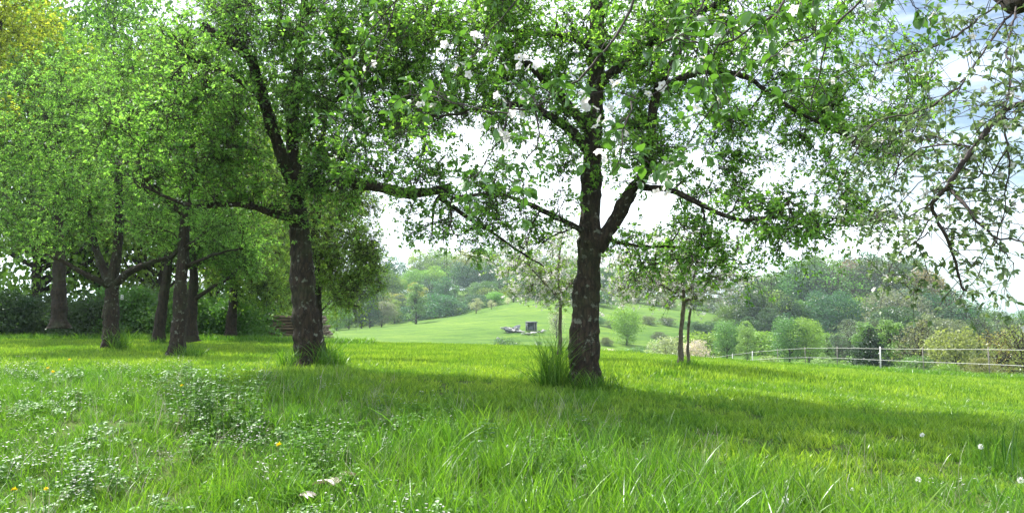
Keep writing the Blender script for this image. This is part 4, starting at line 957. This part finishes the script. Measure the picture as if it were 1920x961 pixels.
for px, py, h, lab, sz in [(523,834,.30,'largest yellow dandelion, left of centre among the weeds',.035),(341,723,.30,'yellow dandelion beside the leafy nettle clump',.028),(26,945,.25,'yellow dandelion in the bottom left corner',.026),
   (86,916,.25,'small yellow dandelion just above the corner one',.022),(99,697,.3,'yellow dandelion on the far left, lower one of a close pair',.034),(90,690,.32,'yellow dandelion on the far left, upper one of a close pair',.03),(130,674,.3,'faint yellow dandelion farthest back on the left',.03)]:
    flower(px, py, h, 'd', lab, sz, 'yellow dandelions')
for px, py, lab, sz in [(1472,937,'biggest white seed head near the bottom edge right of centre',.032),(1839,837,'white seed head on the right by the tall blades',.03),(1722,899,'white seed head in the mown grass at lower right',.024),(1914,900,'white seed head at the right edge',.028),
   (1729,815,'white seed head beside the bare soil patches',.026),(1097,857,'white seed head above another one right of centre',.018),(1097,874,'white seed head below another one right of centre',.018),(1194,861,'small white seed head among the tall blades right of centre',.016),(1067,955,'white seed head at the bottom edge under the tall grass',.024),(952,836,'white seed head left of the tall grass in the middle',.018),(1598,917,'small white seed head in the lower right lawn',.016)]:
    flower(px, py, .16, 'f', lab, sz, 'white dandelion seed heads')
def leafy(label, name, cat, px, py_base, h, nst, ls, m, seed, rad=.05, col=None, group=None, dens=9):
    x, y, z = on_ground(px, py_base, .0); gg = np.random.default_rng(seed); A = Acc(); B = Acc()
    for s in range(nst):
        an = gg.uniform(0, 6.283); r = rad * math.sqrt(gg.random()); hh = h * gg.uniform(.65, 1); lean = gg.normal(0, .12, 2) * h
        q = spline([[r * math.cos(an), r * math.sin(an), -.03], [r * math.cos(an) + lean[0] * .3, r * math.sin(an) + lean[1] * .3, hh * .5], [r * math.cos(an) + lean[0], r * math.sin(an) + lean[1], hh]], 10)
        tubes(A, q, np.linspace(.004, .002, 10), 5)
        for k in range(dens):
            t = .2 + .8 * k / (dens - 1); c = q[min(9, int(t * 9.99))]; aa = k * 1.57 + gg.uniform(0, .6)
            for sd in (0, math.pi):
                d = np.array([[math.cos(aa + sd), math.sin(aa + sd), gg.uniform(-.1, .5)]]); leaves(B, c[None], d, np.array([[0, 0, 1.]]) + rdir(1, gg) * .3, ls * gg.uniform(.6, 1.1) * (1.15 - .6 * t), ls * .5 * (1.15 - .6 * t), np.array([gg.random()]), .08, shape=1)
    t_ = thing(name, label, cat, (x, y, z), group); A.obj('stem', M['tall_grass'], t_, True); B.obj('foliage', M[m], t_, True)
leafy('dark leafy dock stem standing alone left of centre', 'dock_plant', 'weed', 722, 815, .62, 1, .075, 'leaf_dark', 1, .01, dens=16)
leafy('pale thin thistle stem standing in the meadow near the centre', 'thistle', 'weed', 848, 800, .58, 1, .05, 'leaf_grey', 2, .01, dens=9)
leafy('small dark weed stalk standing far out in the meadow', 'weed_stalk', 'weed', 750, 722, .34, 1, .05, 'leaf_dark', 3, .01)
leafy('tall leafy nettle clump on the left side of the foreground', 'nettle_clump', 'nettles', 405, 800, .62, 44, .08, 'leaf_near', 4, .5, dens=11)
leafy('leafy herb clump with pale leaves below the dandelion', 'nettle_clump', 'nettles', 610, 880, .42, 14, .07, 'weed', 5, .3)
leafy('leafy herb clump at the bottom beside the tall blades', 'nettle_clump', 'nettles', 1030, 900, .42, 12, .07, 'weed', 6, .25)
leafy('feathery green herb left of the centre tall grass', 'nettle_clump', 'nettles', 920, 870, .40, 8, .08, 'leaf_near', 7, .16)
leafy('low broad herb clump near the bottom left corner', 'nettle_clump', 'nettles', 170, 930, .3, 12, .08, 'leaf_near', 8, .22)
for px, py, s, lab in [(625,905,.30,'large curled dry grey leaf lying among the weeds'),(668,888,.26,'pale dry leaf fan right of the large curled one'),(560,925,.22,'flat dry grey leaf at the bottom left of the curled one')]:
    x, y, z = on_ground(px, py, .12); a = Acc(); n = 5; an = np.linspace(-.9, .9, n) + 1.2 * (px % 7)
    leaves(a, np.zeros((n, 3)), np.stack([np.cos(an), np.sin(an) * .8, np.full(n, .12)], 1), np.array([[0, 0, 1.]]) + rdir(n, dg) * .4, s * .6, s * .2, dg.random(n), .1, shape=1)
    o = a.obj('dry_leaf', M['deadleaf'], None, True); o.location = (x, y, z + .1); tag(o, lab, 'dry leaf')
bl = Acc(); gg = np.random.default_rng(4)
for px, py, h, n, rd, lab in [(1150,935,.62,26,.20,'bunch of very tall grass blades at the bottom right of centre'),(1255,930,.5,22,.2,'bunch of tall grass blades right of the tallest bunch'),(1870,880,.62,14,.25,'few tall grass blades at the right edge'),
     (560,800,.42,26,.3,'bunch of tall grass blades left of the dock stem'),(800,850,.46,30,.3,'bunch of tall grass blades right of the dock stem'),(950,905,.55,34,.28,'dense bunch of tall grass blades at the bottom centre'),(1500,950,.4,16,.2,'bunch of grass blades at the bottom edge on the right')]:
    x, y, z = on_ground(px, py, 0.); a = Acc(); blades(a, gg, n * 4, rd, h * .55, h, .0095, 6, .22, .55, t0=.45)
    o = a.obj('grass_tuft', M['tall_grass']); o.location = (x, y, z); tag(o, lab, 'grass tuft', 'tall grass bunches in the foreground')

# ------------------------------------------------------------------ paddock fence
def box(a, c, s, rz=0, mi=0, tilt=(0, 0)):
    c = np.array(c, float); h = np.array(s) / 2; v = np.array([(x, y, z) for x in (-1, 1) for y in (-1, 1) for z in (-1, 1)], float) * h
    m = np.array((Matrix.Rotation(rz, 3, 'Z') @ Matrix.Rotation(tilt[0], 3, 'X') @ Matrix.Rotation(tilt[1], 3, 'Y'))); v = v @ m.T + c
    a.add(v, None, [[0, 1, 3, 2], [4, 6, 7, 5], [0, 4, 5, 1], [2, 3, 7, 6], [0, 2, 6, 4], [1, 5, 7, 3]], mi=mi)
fb = np.array([17, 27.2, tz(17, 27.2)])
fence = thing('paddock_fence', 'paddock fence of two white tapes on thin posts at the right meadow edge', 'fence', tuple(fb))
posts = []
for i, y in enumerate([18.5, 22.9, 27.2, 31.6, 35.4, 39.9, 44.3, 49, 54, 59, 65]):
    x = 17 + .05 * math.sin(i * 2.1); z = tz(x, y); white = (i == 4) or i > 7; a = Acc(); hh = 1.12 + .01 * math.sin(i * 3.3); r = .03 if white else .02
    lean = .03 * math.sin(i * 1.7)
    tubes(a, np.array([[x, y, z - .1], [x + lean * .5, y, z + hh * .5], [x + lean, y, z + hh + .05]]) - fb, np.array([r, r, r * .9]), 8, cap=True)
    p = a.obj('post', M['fence_white' if white else 'fence_dark'], fence, False)
    if i == 4: p['label'] = 'thicker white post'
    posts.append((x, y, z))
for hgt in (1.08, .56):
    for (x0, y0, z0), (x1, y1, z1) in zip(posts[:-1], posts[1:]):
        a = Acc(); t = np.linspace(0, 1, 7)
        q = np.stack([x0 + (x1 - x0) * t - .02, y0 + (y1 - y0) * t, z0 + (z1 - z0) * t + hgt ], 1) - fb
        v = np.concatenate([q + [0, 0, .007], q - [0, 0, .007]]); v2 = v - [.008, 0, 0]
        i = np.arange(6); f = np.concatenate([np.stack([i, i + 1, i + 8, i + 7], 1), np.stack([i + 14, i + 21, i + 22, i + 15], 1), np.stack([i, i + 14, i + 15, i + 1], 1), np.stack([i + 7, i + 8, i + 22, i + 21], 1)])
        a.add(np.concatenate([v, v2]), None, f); a.obj('tape', M['fence_white'], fence)

# ------------------------------------------------------------------ log pile
def log_pile():
    Y = 36.; gg = np.random.default_rng(9); b = G(552, Y); b[2] = min(tz(b[0] - 1.2, Y), tz(b[0] + 2, Y)) + .06
    t = thing('log_pile', 'stack of split brown logs behind the stout leaning trunk', 'log pile', tuple(b))
    ms, me_ = [], []
    for k in range(4):
        for end, L_, store in ((0, 1.25, ms), (1, .6, me_)):
            n = 7; a = Acc(); r = .085; an = np.arange(n) / n * 6.283; rr = r * gg.uniform(.75, 1.15, n)
            rr = rr * (1 if k % 2 else np.where(np.sin(an + k) > .3, .7, 1.05))
            P0 = [np.stack([np.full(n, s * L_ / 2), rr * np.cos(an) * gg.uniform(.92, 1.08, n), rr * np.sin(an)], 1) + [0, gg.normal(0, .008), gg.normal(0, .008)] for s in (-1, -.3, .4, 1)]
            v = np.concatenate(P0); i = np.arange(3)[:, None] * n; j = np.arange(n); j2 = (j + 1) % n
            a.add(v, None, np.stack([i + j, i + j2, i + n + j2, i + n + j], -1).reshape(-1, 4), mi=0)
            for st in (0, 3 * n):
                a.add(P0[0 if st == 0 else 3], [[0, q, q + 1] if st else [0, q + 1, q] for q in range(1, n - 1)], None, mi=1)
            store.append(a.mesh('log', [M['wood'], M['wood_end']]))
    def lg(me, x, y, z, rz, s=1.):
        o = bpy.data.objects.new('log', me); COL.objects.link(o); o.parent = t; o.location = (x, y, z); o.rotation_euler = (gg.uniform(0, 6.28), gg.normal(0, .02), rz + gg.normal(0, .03)); o.scale = (1, s, s)
    for r in range(9):
        z = .08 + r * .135; L0 = 1.25
        for d in range(3):
            lg(ms[int(gg.integers(0, 4))], -.62 - .0 + .035 * r + gg.normal(0, .03), d * .18 + gg.normal(0, .02), z, 0, gg.uniform(.8, 1.1))
    for r in range(9):
        z = .08 + r * .135 + gg.normal(0, .01)
        for c in range(11 - r // 3):
            lg(me_[int(gg.integers(0, 4))], .14 + c * .155 + (r % 2) * .07, .12 + gg.normal(0, .02), z, math.pi / 2, gg.uniform(.7, 1.1))
log_pile()

# ------------------------------------------------------------------ small things on the opposite slope
def slab_heap(name, label, cat, px, py, Y, n, w, h, m, seed, group=None, mm=None):
    b = G(px, Y); gg = np.random.default_rng(seed); t = thing(name, label, cat, tuple(b), group)
    for k in range(n):
        a = Acc(); s = gg.uniform(.3, .9) * h; v = rdir(14, gg) * [s * 1.3, s * .7, s * .35]
        import bmesh
        bm = bmesh.new(); [bm.verts.new(q) for q in v]; bmesh.ops.convex_hull(bm, input=bm.verts)
        bad = [q for q in bm.verts if not q.link_faces]; bmesh.ops.delete(bm, geom=bad, context='VERTS')
        me = bpy.data.meshes.new('stone'); bm.to_mesh(me); bm.free(); me.materials.append(M[mm[k % len(mm)]] if mm else M[m])
        o = bpy.data.objects.new('stone', me); COL.objects.link(o); o.parent = t
        o.location = (gg.uniform(-.5, .5) * w, gg.uniform(-.3, .3) * w, gg.uniform(0, 1) * h * .9 * (1 - abs(k / n - .5))); o.rotation_euler = (gg.normal(0, .3), gg.normal(0, .3), gg.uniform(0, 3))
def shed():
    b = G(996, 215); t = thing('shed', 'dark grey open-fronted shed on the opposite slope', 'shed', tuple(b), None, .15)
    a = Acc(); box(a, (0, 1.3, 1.15), (2.8, .08, 2.3)); box(a, (-1.4, .1, 1.15), (.08, 2.4, 2.3)); box(a, (1.4, .1, 1.15), (.08, 2.4, 2.3)); a.obj('wall', M['tarp'], t)
    a = Acc(); box(a, (0, .1, 2.42), (3.2, 3.0, .12), tilt=(.06, 0)); a.obj('roof', M['tarp'], t)
    for x in (-1.33, 1.33, .8): a = Acc(); box(a, (x, -1.15, 1.12), (.12, .12, 2.24)); a.obj('post', M['stone'], t)
    a = Acc(); box(a, (0, -.2, .5), (2.2, 1.2, 1.)); box(a, (.3, -.1, 1.2), (1.2, .8, .4)); a.obj('stored_bales', M['tarp'], t)
shed()
slab_heap('stone_heap', 'heap of pale stones at the foot of the dark shed', 'stones', 990, 616, 209, 12, 4.5, .8, 'stone', 5)
slab_heap('board_heap', 'heap of grey boards and stones left of the dark shed', 'heap', 962, 610, 214, 16, 4.0, 1.7, 'stone', 6, mm=['stone', 'tarp', 'stone'])
slab_heap('stone_heap', 'scattered pale stones below the board heap', 'stones', 966, 628, 190, 5, 4.0, .5, 'stone', 7)
slab_heap('stone_heap', 'pale stones right of the dark shed', 'stones', 1020, 612, 212, 8, 4.5, .9, 'stone', 8)
def hut():
    b = G(939, 185); t = thing('hut', 'small hut with dark sloping roof on the opposite slope', 'hut', tuple(b), None, .1)
    a = Acc(); box(a, (0, 0, .45), (1.9, 1.6, .9)); a.obj('wall', M['stone'], t)
    a = Acc(); a.add([(-1.2, -1, 1.5), (-.7, -1, 2.0), (1.3, -1, .75), (-1.2, 1, 1.5), (-.7, 1, 2.0), (1.3, 1, .75), (-1.1, -1, .85), (-1.1, 1, .85)], [[0, 2, 1], [0, 6, 2], [3, 4, 5], [3, 5, 7]], [[0, 1, 4, 3], [1, 2, 5, 4], [2, 6, 7, 5], [0, 3, 7, 6]]); a.obj('roof', M['tarp'], t)
hut()
b = G(942, 170); t = thing('crate_stack', 'small orange-brown boxes below the hut on the slope', 'crates', tuple(b))
for i in range(3): a = Acc(); box(a, (i * .62 - .5, 0, .35), (.52, .5, .7)); box(a, (i * .62 - .5, 0, .74), (.58, .56, .07), mi=1); a.obj('crate', [M['orange'], M['stone']], t)

# white tag fixed on the forked tree
q = P(229, 557, 21.75); t = thing('tag', 'small white plate with dark marks on the low forked trunk', 'plate', tuple(q))
a = Acc(); box(a, (0, 0, 0), (.075, .012, .14)); a.obj('plate', M['fence_white'], t)
for dz in (.03, -.03): a = Acc(); box(a, (0, -.009, dz), (.035, .006, .03)); a.obj('mark', M['tarp'], t)

# ------------------------------------------------------------------ haze
def haze_box(dens):
    a = Acc(); x0, x1, y0, y1, z0, z1 = -5300, 5300, -5300, 5300, -90, 140
    v = [(x, y, z) for z in (z0, z1) for y in (y0, y1) for x in (x0, x1)]
    a.add(v, None, [[0, 2, 3, 1], [4, 5, 7, 6], [0, 1, 5, 4], [2, 6, 7, 3], [0, 4, 6, 2], [1, 3, 7, 5]])
    m, N, L = mat('haze_air'); o = N.new('ShaderNodeOutputMaterial'); v = N.new('ShaderNodeVolumePrincipled')
    v.inputs['Color'].default_value = (.72, .86, 1, 1); v.inputs['Density'].default_value = dens; v.inputs['Anisotropy'].default_value = .3
    L.new(v.outputs[0], o.inputs['Volume'])
    ob = a.obj('haze', m); ob['kind'] = 'stuff'; ob['label'] = 'thin blue-white haze in the air over the valley'
HAZE = 0.0002
if HAZE: haze_box(HAZE)
